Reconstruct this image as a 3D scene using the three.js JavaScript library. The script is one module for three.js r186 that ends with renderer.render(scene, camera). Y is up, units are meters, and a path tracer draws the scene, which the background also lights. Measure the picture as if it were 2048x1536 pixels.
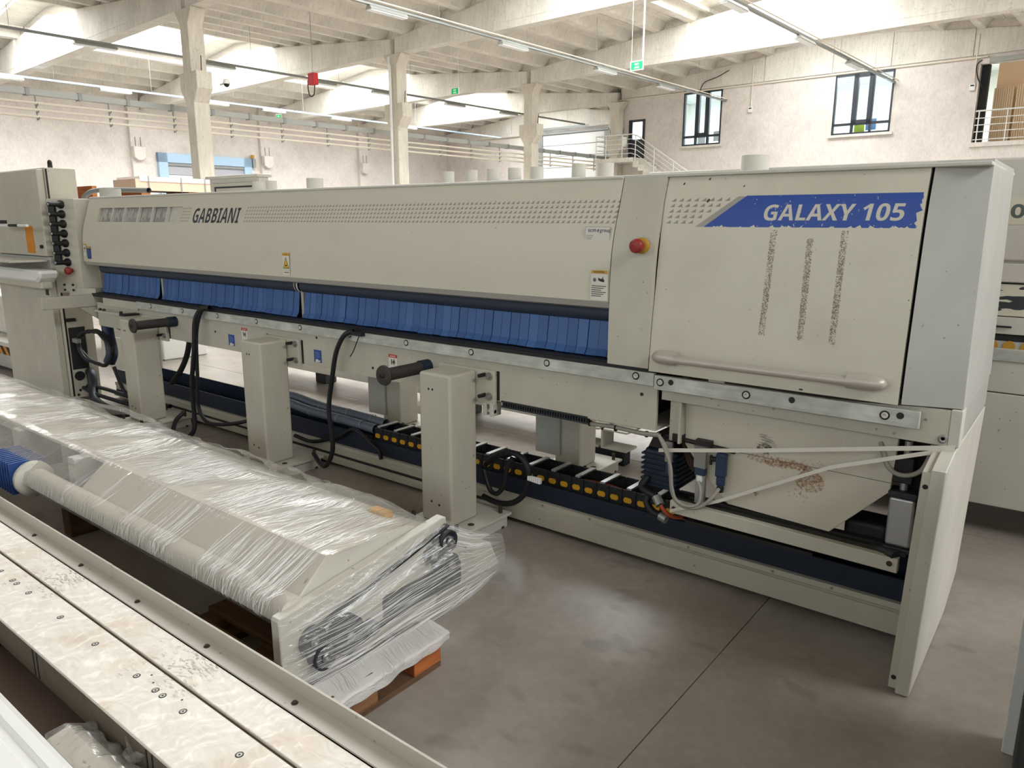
import * as THREE from 'three';
import { mergeGeometries, toCreasedNormals } from 'three/addons/utils/BufferGeometryUtils.js';
import { RoundedBoxGeometry } from 'three/addons/geometries/RoundedBoxGeometry.js';
import { RectAreaLightUniformsLib } from 'three/addons/lights/RectAreaLightUniformsLib.js';

// ---------------------------------------------------------------- camera, sky, daylight, exposure
const scene = new THREE.Scene();
scene.background = new THREE.Color(0.85, 0.93, 1.0);
const R = Math.PI / 180;
const camera = new THREE.PerspectiveCamera(2 * Math.atan(768 / 1480) / R, 2048 / 1536, 0.05, 200);
camera.position.set(0, 1.65, 0);
camera.rotation.set(-12.39 * R, 38.0 * R, 0.14 * R, 'YXZ');
const EXPOSURE = 1.0;
const DAY = 12;                                       // radiance of the daylit skylight panels
const DAYCOL = new THREE.Color(0.94, 0.975, 1.0);
const FRONT = 1.7;                                      // radiance of the ribbon window in the wall behind the camera
const HALL = -3 * R;                                  // the hall stands 3 degrees off the machine's axis
const EAVE = 7.95, SLOPE = 0.1, BAY = 21.7, RIDGE = 10.85, STEP = 7.55, W0 = 11.1, SKY_HALF = 2.6;
const SKY_FROM = 3;                                   // the hall is closed overhead in front of the saw
const RIB = [-18, 12, 3.4, 7.2];                      // ribbon window: u0, u1, y0, y1
RectAreaLightUniformsLib.init();

const q = new THREE.Vector3();
const B = (u, y, w) => new THREE.Vector3(u * Math.cos(HALL) - w * Math.sin(HALL), y, -u * Math.sin(HALL) - w * Math.cos(HALL));
const beamW = [-4, -3, -2, -1, 0, 1, 2, 3, 4].map((k) => k === 3 ? 33.3 : W0 + k * STEP).filter((w) => w > -14);
const skyGap = (bay, w) => w > 33 ? 2.6 : bay === -1 && w > 26 ? 2.4 : 1.0;
const glazed = (bay, w) => bay === 0 ? w > -5 && w < 30 : w > SKY_FROM && (bay === -2 || w < 33);
// daylight: one area light under every skylight between two roof beams
for (const bay of [-2, -1, 0]) for (let i = 0; i + 1 < beamW.length; i++) {
  const gap = skyGap(bay, beamW[i]), w0 = beamW[i] + gap, w1 = beamW[i + 1] - gap;
  if (!glazed(bay, beamW[i])) continue;
  const uc = bay * BAY + RIDGE, yc = EAVE + SLOPE * RIDGE + 0.2;
  const L = new THREE.RectAreaLight(DAYCOL, DAY, SKY_HALF * 2 - 0.3, w1 - w0);
  L.position.copy(B(uc, yc, (w0 + w1) / 2));
  L.rotation.set(-Math.PI / 2, 0, HALL, 'YXZ');
  L.rotation.order = 'YXZ'; L.rotation.set(-Math.PI / 2, HALL, 0);
  L.name = 'skylight_daylight';
  scene.add(L);
}

{
  const L = new THREE.RectAreaLight(DAYCOL, FRONT, RIB[1] - RIB[0], RIB[3] - RIB[2]);
  L.position.copy(B((RIB[0] + RIB[1]) / 2, (RIB[2] + RIB[3]) / 2, -12.1)); L.rotation.y = HALL; L.name = 'ribbon_daylight'; scene.add(L);
}

// ---------------------------------------------------------------- helpers
let seed = 7;
const rnd = () => { seed = (seed * 1664525 + 1013904223) >>> 0; return seed / 4294967296; };
const rr = (a, b) => a + (b - a) * rnd();
const names = new Map();
const numbered = (n) => { const k = names.get(n) ?? 0; names.set(n, k + 1); return k ? n + '_' + String(k).padStart(3, '0') : n; };
function boxUV(g) {                                   // uv in metres by the dominant normal
  const p = g.attributes.position, n = g.attributes.normal, uv = new Float32Array(p.count * 2);
  for (let i = 0; i < p.count; i++) {
    const ax = Math.abs(n.getX(i)), ay = Math.abs(n.getY(i)), az = Math.abs(n.getZ(i));
    const x = p.getX(i), y = p.getY(i), z = p.getZ(i);
    if (ay >= ax && ay >= az) { uv[2 * i] = x; uv[2 * i + 1] = z; } else if (ax >= az) { uv[2 * i] = z; uv[2 * i + 1] = y; } else { uv[2 * i] = x; uv[2 * i + 1] = y; }
  }
  g.setAttribute('uv', new THREE.BufferAttribute(uv, 2));
  return g;
}
function clean(g) {
  if (g.index) g = g.toNonIndexed();
  for (const k of Object.keys(g.attributes)) if (!['position', 'normal', 'uv'].includes(k)) g.deleteAttribute(k);
  if (!g.attributes.normal) g.computeVertexNormals();
  if (!g.attributes.uv) boxUV(g);
  return g;
}
const merge = (gs) => Array.isArray(gs) ? (gs.length === 1 ? clean(gs[0]) : mergeGeometries(gs.map(clean))) : gs;
const bx = (x0, x1, y0, y1, z0, z1) => { const g = new THREE.BoxGeometry(Math.abs(x1 - x0), Math.abs(y1 - y0), Math.abs(z1 - z0)); g.translate((x0 + x1) / 2, (y0 + y1) / 2, (z0 + z1) / 2); return boxUV(g.toNonIndexed()); };
const rb = (x0, x1, y0, y1, z0, z1, r = 0.006) => { const w = Math.abs(x1 - x0), h = Math.abs(y1 - y0), d = Math.abs(z1 - z0); const g = new RoundedBoxGeometry(w, h, d, 1, Math.min(r, w * 0.49, h * 0.49, d * 0.49)); g.translate((x0 + x1) / 2, (y0 + y1) / 2, (z0 + z1) / 2); return boxUV(clean(g)); };
function extr(pts, depth, bevel, holes) {
  const s = new THREE.Shape(pts.map(([a, b]) => new THREE.Vector2(a, b)));
  for (const h of holes ?? []) s.holes.push(new THREE.Path(h.map(([a, b]) => new THREE.Vector2(a, b))));
  return new THREE.ExtrudeGeometry(s, { depth, bevelEnabled: !!bevel, bevelSize: bevel ?? 0, bevelThickness: bevel ?? 0, bevelOffset: bevel ? -bevel : 0, bevelSegments: 1, curveSegments: 10 });
}
const M4 = (c1, c2, c3) => new THREE.Matrix4().makeBasis(new THREE.Vector3(...c1), new THREE.Vector3(...c2), new THREE.Vector3(...c3));
// section in (z, y) drawn out along x;  outline in (x, y) drawn out along z;  plan in (x, z) drawn out along y
const polyX = (zy, x0, x1, bev) => boxUV(extr(zy.map(([z, y]) => [-z, y]), x1 - x0, bev).applyMatrix4(M4([0, 0, -1], [0, 1, 0], [1, 0, 0])).translate(x0, 0, 0));
const polyZ = (xy, z0, z1, bev, holes) => boxUV(extr(xy, z1 - z0, bev, holes).translate(0, 0, z0));
const polyY = (xz, y0, y1, bev) => boxUV(extr(xz.map(([x, z]) => [x, -z]), y1 - y0, bev).applyMatrix4(M4([1, 0, 0], [0, 0, -1], [0, 1, 0])).translate(0, y0, 0));
function cyl(a, b, r0, r1 = r0, seg = 20, open = false) {
  const A = new THREE.Vector3(...a), D = new THREE.Vector3(...b).sub(A), g = new THREE.CylinderGeometry(r1, r0, D.length(), seg, 1, open);
  g.translate(0, D.length() / 2, 0);
  g.applyQuaternion(new THREE.Quaternion().setFromUnitVectors(new THREE.Vector3(0, 1, 0), D.normalize()));
  return clean(g.translate(A.x, A.y, A.z));
}
function lathe(prof, a, b, seg = 24) {                 // profile [radius, along] about the axis a -> b
  const A = new THREE.Vector3(...a), D = new THREE.Vector3(...b).sub(A).normalize();
  const g = new THREE.LatheGeometry(prof.map(([r, h]) => new THREE.Vector2(r, h)), seg);
  g.applyQuaternion(new THREE.Quaternion().setFromUnitVectors(new THREE.Vector3(0, 1, 0), D));
  return clean(g.translate(A.x, A.y, A.z));
}
function tube(pts, r, seg, rad = 8) {
  const c = new THREE.CatmullRomCurve3(pts.map((p) => new THREE.Vector3(...p)));
  return clean(new THREE.TubeGeometry(c, seg ?? pts.length * 5, r, rad));
}
function loft(rings, crease = 0.5) {                   // rings of equal length, capped at both ends
  const pos = [], n = rings[0].length, v = (p) => pos.push(...p);
  for (let i = 0; i + 1 < rings.length; i++) for (let j = 0; j < n; j++) {
    const k = (j + 1) % n, a = rings[i][j], b = rings[i][k], c = rings[i + 1][k], d = rings[i + 1][j];
    v(a); v(b); v(c); v(a); v(c); v(d);
  }
  for (const [ring, f] of [[rings[0], 1], [rings[rings.length - 1], 0]]) for (let j = 1; j + 1 < n; j++) { const t = [ring[0], ring[j], ring[j + 1]]; (f ? t.reverse() : t).forEach(v); }
  let g = new THREE.BufferGeometry();
  g.setAttribute('position', new THREE.BufferAttribute(new Float32Array(pos), 3));
  g.computeVertexNormals();
  g = toCreasedNormals(g, crease);
  return boxUV(g);
}
function sheet(nu, nv, f) {                            // a surface f(s, t) -> [x, y, z]
  const pos = [], uv = [], idx = [];
  for (let j = 0; j <= nv; j++) for (let i = 0; i <= nu; i++) { pos.push(...f(i / nu, j / nv)); uv.push(i / nu, j / nv); }
  for (let j = 0; j < nv; j++) for (let i = 0; i < nu; i++) { const a = j * (nu + 1) + i, b = a + 1, c = a + nu + 1, d = c + 1; idx.push(a, b, d, a, d, c); }
  const g = new THREE.BufferGeometry();
  g.setAttribute('position', new THREE.BufferAttribute(new Float32Array(pos), 3));
  g.setAttribute('uv', new THREE.BufferAttribute(new Float32Array(uv), 2));
  g.setIndex(idx); g.computeVertexNormals();
  return clean(g);
}
function ribbon(pts, n, w) {                           // a flat narrow strip along pts, facing n
  const pos = [], N = new THREE.Vector3(...n).normalize(), P = pts.map((p) => new THREE.Vector3(...p)), S = P.map((p, i) => P[Math.min(i + 1, P.length - 1)].clone().sub(P[Math.max(i - 1, 0)]).cross(N).normalize().multiplyScalar(w * (i === 0 || i === P.length - 1 ? 0.25 : 1)));
  for (let i = 0; i + 1 < P.length; i++) { const a = P[i].clone().add(S[i]), b = P[i].clone().sub(S[i]), c = P[i + 1].clone().sub(S[i + 1]), d = P[i + 1].clone().add(S[i + 1]); for (const v of [a, b, c, a, c, d]) pos.push(v.x, v.y, v.z); }
  const g = new THREE.BufferGeometry(); g.setAttribute('position', new THREE.BufferAttribute(new Float32Array(pos), 3)); g.computeVertexNormals(); return clean(g);
}
const shade = (m) => { m.castShadow = m.receiveShadow = true; return m; };
function part(parent, name, gs, mat, label) {
  const m = shade(new THREE.Mesh(merge(gs), mat)); m.name = name; parent.add(m);
  if (label) m.userData.label = label;
  return m;
}
function thing(name, label, category, at = [0, 0, 0], turn = 0, group) {   // a Group at the thing's base; parts are built in world coordinates
  const o = new THREE.Group(); o.name = numbered(name); scene.add(o);
  o.position.set(...at); o.rotation.y = turn; o.userData = { label, category };
  if (group) o.userData.group = group;
  return o;
}
function solo(name, gs, mat, label, category, group) {
  const m = shade(new THREE.Mesh(merge(gs), mat)); m.name = numbered(name); scene.add(m);
  m.userData = { label, category }; if (group) m.userData.group = group;
  return m;
}
function struct(name, gs, mat, turn = 0) {
  const m = shade(gs ? new THREE.Mesh(merge(gs), mat) : new THREE.Group()); m.name = name; m.rotation.y = turn; scene.add(m);
  m.userData.kind = 'structure';
  return m;
}
function settle(o) {                                   // put the group's origin at the base of what it holds
  const b = new THREE.Box3().setFromObject(o), c = new THREE.Vector3((b.min.x + b.max.x) / 2, b.min.y, (b.min.z + b.max.z) / 2);
  for (const k of o.children) k.position.sub(c);
  o.position.add(c);
  return o;
}
// ---------------------------------------------------------------- procedural textures
const hash = (x, y, s) => { let h = (x * 374761393 + y * 668265263 + s * 1442695041) | 0; h = Math.imul(h ^ (h >>> 13), 1274126177); return ((h ^ (h >>> 16)) >>> 0) / 4294967296; };
function vnoise(x, y, px, py, s) {                     // value noise, periodic with px, py cells
  const x0 = Math.floor(x), y0 = Math.floor(y), fx = x - x0, fy = y - y0, u = fx * fx * (3 - 2 * fx), v = fy * fy * (3 - 2 * fy);
  const a = ((x0 % px) + px) % px, b = (a + 1) % px, c = ((y0 % py) + py) % py, d = (c + 1) % py;
  return (hash(a, c, s) * (1 - u) + hash(b, c, s) * u) * (1 - v) + (hash(a, d, s) * (1 - u) + hash(b, d, s) * u) * v;
}
function fbm(u, v, fx, fy, oct, s) { let a = 0, w = 0.5, t = 0; for (let i = 0; i < oct; i++) { a += w * vnoise(u * fx, v * fy, fx, fy, s + i); t += w; w *= 0.55; fx *= 2; fy *= 2; } return a / t; }
const sat = (x) => Math.max(0, Math.min(1, x));
const step = (a, b, x) => { const t = sat((x - a) / (b - a)); return t * t * (3 - 2 * t); };
function dataTex(n, f, metres = 1, srgb = true) {
  const d = new Uint8Array(n * n * 4);
  for (let y = 0; y < n; y++) for (let x = 0; x < n; x++) { const c = f(x / n, y / n), i = (y * n + x) * 4; d[i] = 255 * sat(c[0]); d[i + 1] = 255 * sat(c[1]); d[i + 2] = 255 * sat(c[2]); d[i + 3] = 255; }
  const t = new THREE.DataTexture(d, n, n); t.wrapS = t.wrapT = THREE.RepeatWrapping; t.magFilter = THREE.LinearFilter; t.minFilter = THREE.LinearMipmapLinearFilter; t.generateMipmaps = true;
  if (srgb) t.colorSpace = THREE.SRGBColorSpace;
  t.repeat.set(1 / metres, 1 / metres); t.needsUpdate = true;
  return t;
}
const mix3 = (a, b, t) => [a[0] + (b[0] - a[0]) * t, a[1] + (b[1] - a[1]) * t, a[2] + (b[2] - a[2]) * t];
const std = (o) => new THREE.MeshStandardMaterial(o);
const phys = (o) => new THREE.MeshPhysicalMaterial(o);
const srgb = (h) => new THREE.Color(h);

const plasterTex = dataTex(1024, (u, v) => {
  const w = fbm(u, v, 3, 3, 4, 11) * 2, n = fbm(u + 0.05 * w, v + 0.05 * w, 10, 10, 4, 3), m = fbm(u, v, 3, 3, 4, 21), f = fbm(u, v, 120, 60, 2, 31);
  const t = 0.865 + 0.10 * (n - 0.5) + 0.12 * (m - 0.5) + 0.07 * (f - 0.5) - 0.035 * step(0.52, 0.72, n);
  return [t, t * 0.985, t * 0.965];
}, 6);
const concreteTex = dataTex(1024, (u, v) => {
  const m = fbm(u, v, 4, 4, 4, 5), s = fbm(u, v, 90, 12, 3, 15), p = step(0.74, 0.8, fbm(u, v, 70, 70, 2, 25));
  const t = 0.865 + 0.12 * (m - 0.5) + 0.10 * (s - 0.5) - 0.07 * p;
  return [t, t * 0.985, t * 0.955];
}, 4);
const floorTex = dataTex(1024, (u, v) => {
  const m = fbm(u, v, 4, 4, 5, 8), n = fbm(u + 0.06 * m, v, 14, 14, 4, 18), f = fbm(u, v, 160, 160, 2, 28), k = step(0.66, 0.78, fbm(u, v, 24, 48, 3, 38));
  const t = 0.60 + 0.14 * (m - 0.5) + 0.10 * (n - 0.5) + 0.05 * (f - 0.5) - 0.05 * k;
  return [t * 1.015, t * 0.96, t * 0.90];
}, 5);
const floorRough = dataTex(512, (u, v) => { const t = 0.33 + 0.35 * (fbm(u, v, 6, 6, 4, 9) - 0.3); return [t, t, t]; }, 5, false);
const paintTex = dataTex(512, (u, v) => {
  const m = fbm(u, v, 4, 3, 4, 41), s = fbm(u, v, 24, 5, 3, 42), k = step(0.88, 0.93, fbm(u, v, 40, 40, 2, 43));
  const t = 0.94 + 0.08 * (m - 0.5) + 0.015 * (s - 0.5) - 0.25 * k;
  return [t, t * (1 - 0.02 * k), t * (1 - 0.05 * k)];
}, 0.9);
const wornTex = dataTex(1024, (u, v) => {
  const m = fbm(u, v, 3, 3, 4, 51), w = fbm(u, v, 8, 8, 3, 52), g = fbm(u + 0.08 * w, v + 0.12 * w, 16, 90, 3, 53), h = fbm(u + 0.2 * w, v - 0.15 * w, 60, 20, 3, 54), fleck = step(0.62, 0.67, fbm(u, v, 60, 170, 3, 55)) * step(0.42, 0.58, m), dirt = step(0.5, 0.8, fbm(u, v, 5, 5, 4, 56));
  let c = [0.90, 0.875, 0.83]; const t = 1 + 0.10 * (g - 0.5) + 0.08 * (h - 0.5);
  c = mix3(c, [0.78, 0.66, 0.55], 0.45 * dirt); c = mix3(c, [0.45, 0.40, 0.34], 0.55 * fleck);
  const arc = fbm(u + 0.03 * Math.sin(9 * v) + 0.05 * w, v + 0.1 * w, 20, 150, 2, 57); c = mix3(c, [0.62, 0.54, 0.46], 0.45 * step(0.60, 0.66, arc) * step(0.45, 0.6, m)); c = mix3(c, [0.95, 0.94, 0.92], 0.5 * step(0.62, 0.7, h) * step(0.5, 0.4, m));
  return [c[0] * t, c[1] * t, c[2] * t];
}, 0.9);
const woodTex = dataTex(512, (u, v) => {
  const g = fbm(u, v, 3, 40, 4, 61), k = fbm(u, v, 4, 6, 3, 62), t = 0.72 + 0.35 * (g - 0.5) + 0.2 * (k - 0.5);
  return [t, t * 0.74, t * 0.50];
}, 0.8);
const steelTex = dataTex(512, (u, v) => {
  const s = fbm(u, v, 5, 60, 4, 71), m = fbm(u, v, 6, 8, 4, 72), t = 0.74 + 0.12 * (s - 0.5) + 0.34 * (m - 0.5);
  return [t, t * 1.01, t];
}, 0.7);
const filmBump = dataTex(1024, (u, v) => {             // stretched film: fine creases that run round the bundle, in patches
  const w = fbm(u, v, 4, 4, 3, 81), band = fbm(u + 0.05 * v, v, 7, 2, 3, 82);
  const a = fbm(u + 0.10 * v + 0.03 * w, v, 150, 4, 3, 83), b = fbm(u - 0.2 * v + 0.08 * w, v + 0.1 * w, 34, 6, 4, 84);
  const t = 0.5 + (a - 0.5) * 1.5 * step(0.34, 0.6, band) + (b - 0.5) * 0.8;
  return [t, t, t];
}, 1, false);
const flatBump = dataTex(512, (u, v) => { const t = fbm(u, v, 10, 10, 4, 91); return [t, t, t]; }, 3, false);

// ---------------------------------------------------------------- materials
const CREAM = [0.60, 0.57, 0.468];
const M = {
  cream: std({ color: new THREE.Color(...CREAM), map: paintTex, roughness: 0.5 }),
  creamPale: std({ color: new THREE.Color(0.66, 0.635, 0.56), map: paintTex, roughness: 0.5 }),
  creamGrey: std({ color: new THREE.Color(0.50, 0.50, 0.46), map: paintTex, roughness: 0.42 }),
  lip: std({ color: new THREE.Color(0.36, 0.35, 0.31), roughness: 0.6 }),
  black: std({ color: 0x131417, roughness: 0.6 }),
  rubber: std({ color: 0x0e1016, roughness: 0.55 }),
  darkSteel: std({ color: 0x34322f, roughness: 0.5, metalness: 0.55 }),
  roller: std({ color: 0x3b3733, roughness: 0.6, metalness: 0.25 }),
  rust: std({ color: 0x3d2b22, roughness: 0.85 }),
  steel: std({ map: steelTex, color: 0xf6f6ee, roughness: 0.5, metalness: 0.12 }),
  alu: std({ color: 0xb9bbbb, roughness: 0.38, metalness: 0.8 }),
  zinc: std({ color: 0x9a9a96, roughness: 0.45, metalness: 0.7 }),
  navy: std({ color: 0x101c30, roughness: 0.55 }),
  navyBlue: std({ color: 0x22344f, roughness: 0.5 }),
  charcoal: std({ color: 0x24282d, roughness: 0.6 }),
  blue: [0x3f69a8, 0x3a63a0, 0x4773b1].map((c) => phys({ color: c, roughness: 0.42, transmission: 0.15, thickness: 0 })),
  blueRoll: std({ color: 0x2d3646, roughness: 0.6 }),
  greyHose: std({ color: 0x6a7180, roughness: 0.45 }),
  greyCable: std({ color: 0x9a958b, roughness: 0.6 }),
  yellow: std({ color: 0xd09a16, roughness: 0.6 }),
  orange: std({ color: 0xb4522c, roughness: 0.6 }),
  red: std({ color: 0x8d241b, roughness: 0.45 }),
  redBright: std({ color: 0xc21722, roughness: 0.5 }),
  mustard: std({ color: 0xb88a2a, roughness: 0.5 }),
  white: std({ color: 0xe8e8e4, roughness: 0.45 }),
  tape: std({ color: 0xd9d4c8, roughness: 0.5 }),
  handle: std({ color: 0xb9b0a6, roughness: 0.35, metalness: 0.2 }),
  worn: std({ map: wornTex, color: 0xffffff, roughness: 0.55 }),
  angle: std({ color: new THREE.Color(0.52, 0.485, 0.41), map: paintTex, roughness: 0.5 }),
  wood: std({ map: woodTex, color: 0xa19b98, roughness: 0.8 }),
  woodOrange: std({ map: woodTex, color: 0xd9a878, roughness: 0.8 }),
  woodDark: std({ map: woodTex, color: 0x7d7b7e, roughness: 0.85 }),
  ply: std({ color: 0xd9b9a0, roughness: 0.8 }),
  board: std({ color: 0x7a6455, roughness: 0.85 }),
  plaster: std({ map: plasterTex, color: 0xfffaf6, roughness: 0.9 }),
  concrete: std({ map: concreteTex, color: 0xfffdf8, roughness: 0.9 }),
  column: std({ map: concreteTex, color: 0xf4efe4, roughness: 0.85 }),
  floor: std({ map: floorTex, roughnessMap: floorRough, roughness: 1, color: 0xffffff, bumpMap: flatBump, bumpScale: 0.0015 }),
  floorBase: std({ color: 0x2e2a26, roughness: 0.9 }),
  frameGrey: std({ color: 0x30343c, roughness: 0.45 }),
  lightBlue: std({ color: 0xaecbe4, roughness: 0.5 }),
  curtainGrey: std({ color: 0xb2b3ba, roughness: 0.6 }),
  pipe: std({ color: 0xe6dccb, roughness: 0.55 }),
  galv: std({ color: 0xa7a9a3, roughness: 0.5, metalness: 0.35 }),
  trunk: std({ color: 0x8f928f, roughness: 0.5, metalness: 0.3 }),
  lampWhite: std({ color: 0xe4e6e4, emissive: 0xffffff, emissiveIntensity: 0.06, roughness: 0.5 }),
  glass: phys({ color: 0xf2f8fa, transmission: 1, thickness: 0, roughness: 0.03, ior: 1.45 }),
  glazing: std({ color: 0xffffff, emissive: DAYCOL, emissiveIntensity: 6, roughness: 0.6 }),
  filmClear: phys({ color: 0xf6f5f2, transmission: 0.86, thickness: 0, roughness: 0.14, ior: 1.45, bumpMap: filmBump, bumpScale: 0.006 }),
  film: phys({ color: 0xf6f4f0, transmission: 0.84, thickness: 0, roughness: 0.13, ior: 1.45, bumpMap: filmBump, bumpScale: 0.0045 }),
  filmWhite: phys({ color: 0xf4f2ee, transmission: 0.35, thickness: 0, roughness: 0.22, ior: 1.45, bumpMap: filmBump, bumpScale: 0.005, clearcoat: 0.4, clearcoatRoughness: 0.15 }),
  ventFilm: phys({ color: 0xb9b7b0, roughness: 0.25, clearcoat: 0.5, clearcoatRoughness: 0.1, bumpMap: filmBump, bumpScale: 0.01 }),
  crease: phys({ color: 0xffffff, transmission: 0.25, thickness: 0, roughness: 0.25 }),  // white, so the ribbons carry the glints of the film creases
  greenSign: std({ color: 0x17a860, roughness: 0.5, emissive: 0x0c8a48, emissiveIntensity: 0.6 }),
  tan: std({ color: 0xe0bd98, roughness: 0.8 }),
  slat: std({ color: 0xd9bf9c, roughness: 0.8 }),
  shadedGrime: std({ map: concreteTex, color: 0x6f6557, roughness: 0.75 }),  // darkened for brown stains and for the shade on the table side
  pink: std({ color: 0xe0607c, roughness: 0.7 }),
};
// ---------------------------------------------------------------- flat print
function canvasTex(w, h, draw) {
  const c = document.createElement('canvas'); c.width = w; c.height = h; draw(c.getContext('2d'), w, h);
  const t = new THREE.CanvasTexture(c); t.colorSpace = THREE.SRGBColorSpace; t.anisotropy = 4; return t;
}
const CREAMCSS = '#ccc7b6';
function speckle(g, w, h, n, col, r0, r1) { g.fillStyle = col; for (let i = 0; i < n; i++) { const x = rnd() * w, y = rnd() * h; g.beginPath(); g.ellipse(x, y, rr(r0, r1), rr(r0, r1) * 0.6, rnd() * 3, 0, 7); g.fill(); } }
function blotch(g, w, h, n, a) { for (let i = 0; i < n; i++) { const x = rnd() * w, y = rnd() * h, r = rr(0.05, 0.25) * h, k = g.createRadialGradient(x, y, 0, x, y, r), c = rnd() < 0.5 ? '120,105,80' : '225,222,210'; k.addColorStop(0, `rgba(${c},${a})`); k.addColorStop(1, `rgba(${c},0)`); g.fillStyle = k; g.fillRect(x - r, y - r, 2 * r, 2 * r); } }
// ---------------------------------------------------------------- the hall (built in hall axes: u across, w deep; local z = -w)
const hbx = (u0, u1, y0, y1, w0, w1) => bx(u0, u1, y0, y1, -w1, -w0);
const UL = -42.6, UR = 21.7, WF = -12.2, WB = 33.3, WB2 = 41.3;
// floor: slabs with recessed joints on a dark bed
const floor = struct('floor', [hbx(UL - 1, UR + 1, -0.3, -0.012, WF - 1, 50)], M.floorBase, 0);
{
  const xs = [], zs = [];
  for (let k = -10; k <= 6; k++) xs.push(-0.96 + 4.345 * k);
  for (let k = -10; k <= 5; k++) zs.push(-4.475 + 4.9 * k);
  let n = 0;
  for (let i = 0; i + 1 < xs.length; i++) for (let j = 0; j + 1 < zs.length; j++) {
    const s = part(floor, n ? 'slab_' + String(n).padStart(3, '0') : 'slab', bx(xs[i] + 0.002, xs[i + 1] - 0.002, -0.012, 0, zs[j] + 0.003, zs[j + 1] - 0.003), M.floor); n++;
  }
}
// walls
const wallShape = (pts, holes, w0, w1) => polyZ(pts, -w1, -w0, 0, holes);
const rect = (a, b, c, d) => [[a, c], [a, d], [b, d], [b, c]];
const gable = (u0, u1, dy) => { const p = [[u0, -0.02], [u1, -0.02]]; const n = Math.round((u1 - u0) / RIDGE); for (let i = n; i >= 0; i--) { const u = u0 + (u1 - u0) * i / n; const f = Math.abs((((u % BAY) + BAY) % BAY)); const d = Math.min(f, BAY - f); p.push([u, EAVE + SLOPE * d + dy]); } return p; };
const W1 = [-18.19, -16.25, 5.17, 7.565], W2 = [-11.27, -9.01, 5.19, 7.535], DR = [-21.2, -20.27, 4.72, 6.6], OP = [-6.1, -1.2, 4.58, 7.35];
const wallBack = struct('wall_back', [wallShape(gable(-21.7, UR, 0.9), [rect(...W1), rect(...W2), rect(...DR), rect(...OP)], WB, WB + 0.3)], M.plaster, HALL);
// upper precast panels that stand proud of the plastered wall, each with its joints
for (const [a, b] of [[-21.5, -18.9], [-18.87, -14.35], [-14.32, -11.45], [-11.42, -9.2], [-9.17, -6.4], [-6.37, -1.9], [-1.87, 2.6]]) {
  const d = (u) => EAVE + SLOPE * (u < -RIDGE ? u + BAY : u < 0 ? -u : u) + 0.02;
  const pts = [[a, 7.66], [b, 7.66], [b, d(b)]]; if (a < -RIDGE && b > -RIDGE) pts.push([-RIDGE, d(-RIDGE)]); pts.push([a, d(a)]);
  part(wallBack, 'wall_panel', polyZ(pts, -WB, -WB + 0.04, 0.006), M.concrete);
}
const wallLeft = struct('wall_left', [hbx(UL - 0.3, UL, -0.02, 11, WF, WB2 + 0.3)], M.plaster, HALL);
struct('wall_right', [hbx(UR, UR + 0.3, -0.02, 11, WF, WB + 0.3)], M.plaster, HALL);
const wallFront = struct('wall_front', [wallShape([[UL - 0.3, -0.02], [UR + 0.3, -0.02], [UR + 0.3, 11], [UL - 0.3, 11]].reverse(), [rect(...RIB)], WF - 0.3, WF)], M.plaster, HALL);
{ const o = struct('window_3', null, null, HALL), n = 12, d = (RIB[1] - RIB[0]) / n; for (let k = 0; k <= n; k++) part(o, 'mullion', hbx(RIB[0] + d * k - 0.04, RIB[0] + d * k + 0.04, RIB[2], RIB[3], WF - 0.2, WF - 0.12), M.frameGrey); for (let k = 0; k < n; k++) part(o, 'pane', hbx(RIB[0] + d * k + 0.04, RIB[0] + d * (k + 1) - 0.04, RIB[2], RIB[3], WF - 0.17, WF - 0.16), M.glass); }
struct('wall_far', [hbx(UL, -21.7, -0.02, 11, WB2, WB2 + 0.3)], M.plaster, HALL);
struct('wall_inner', [hbx(-21.95, -21.7, -0.02, 11, WB + 0.3, WB2 + 0.3)], M.plaster, HALL);
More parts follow.
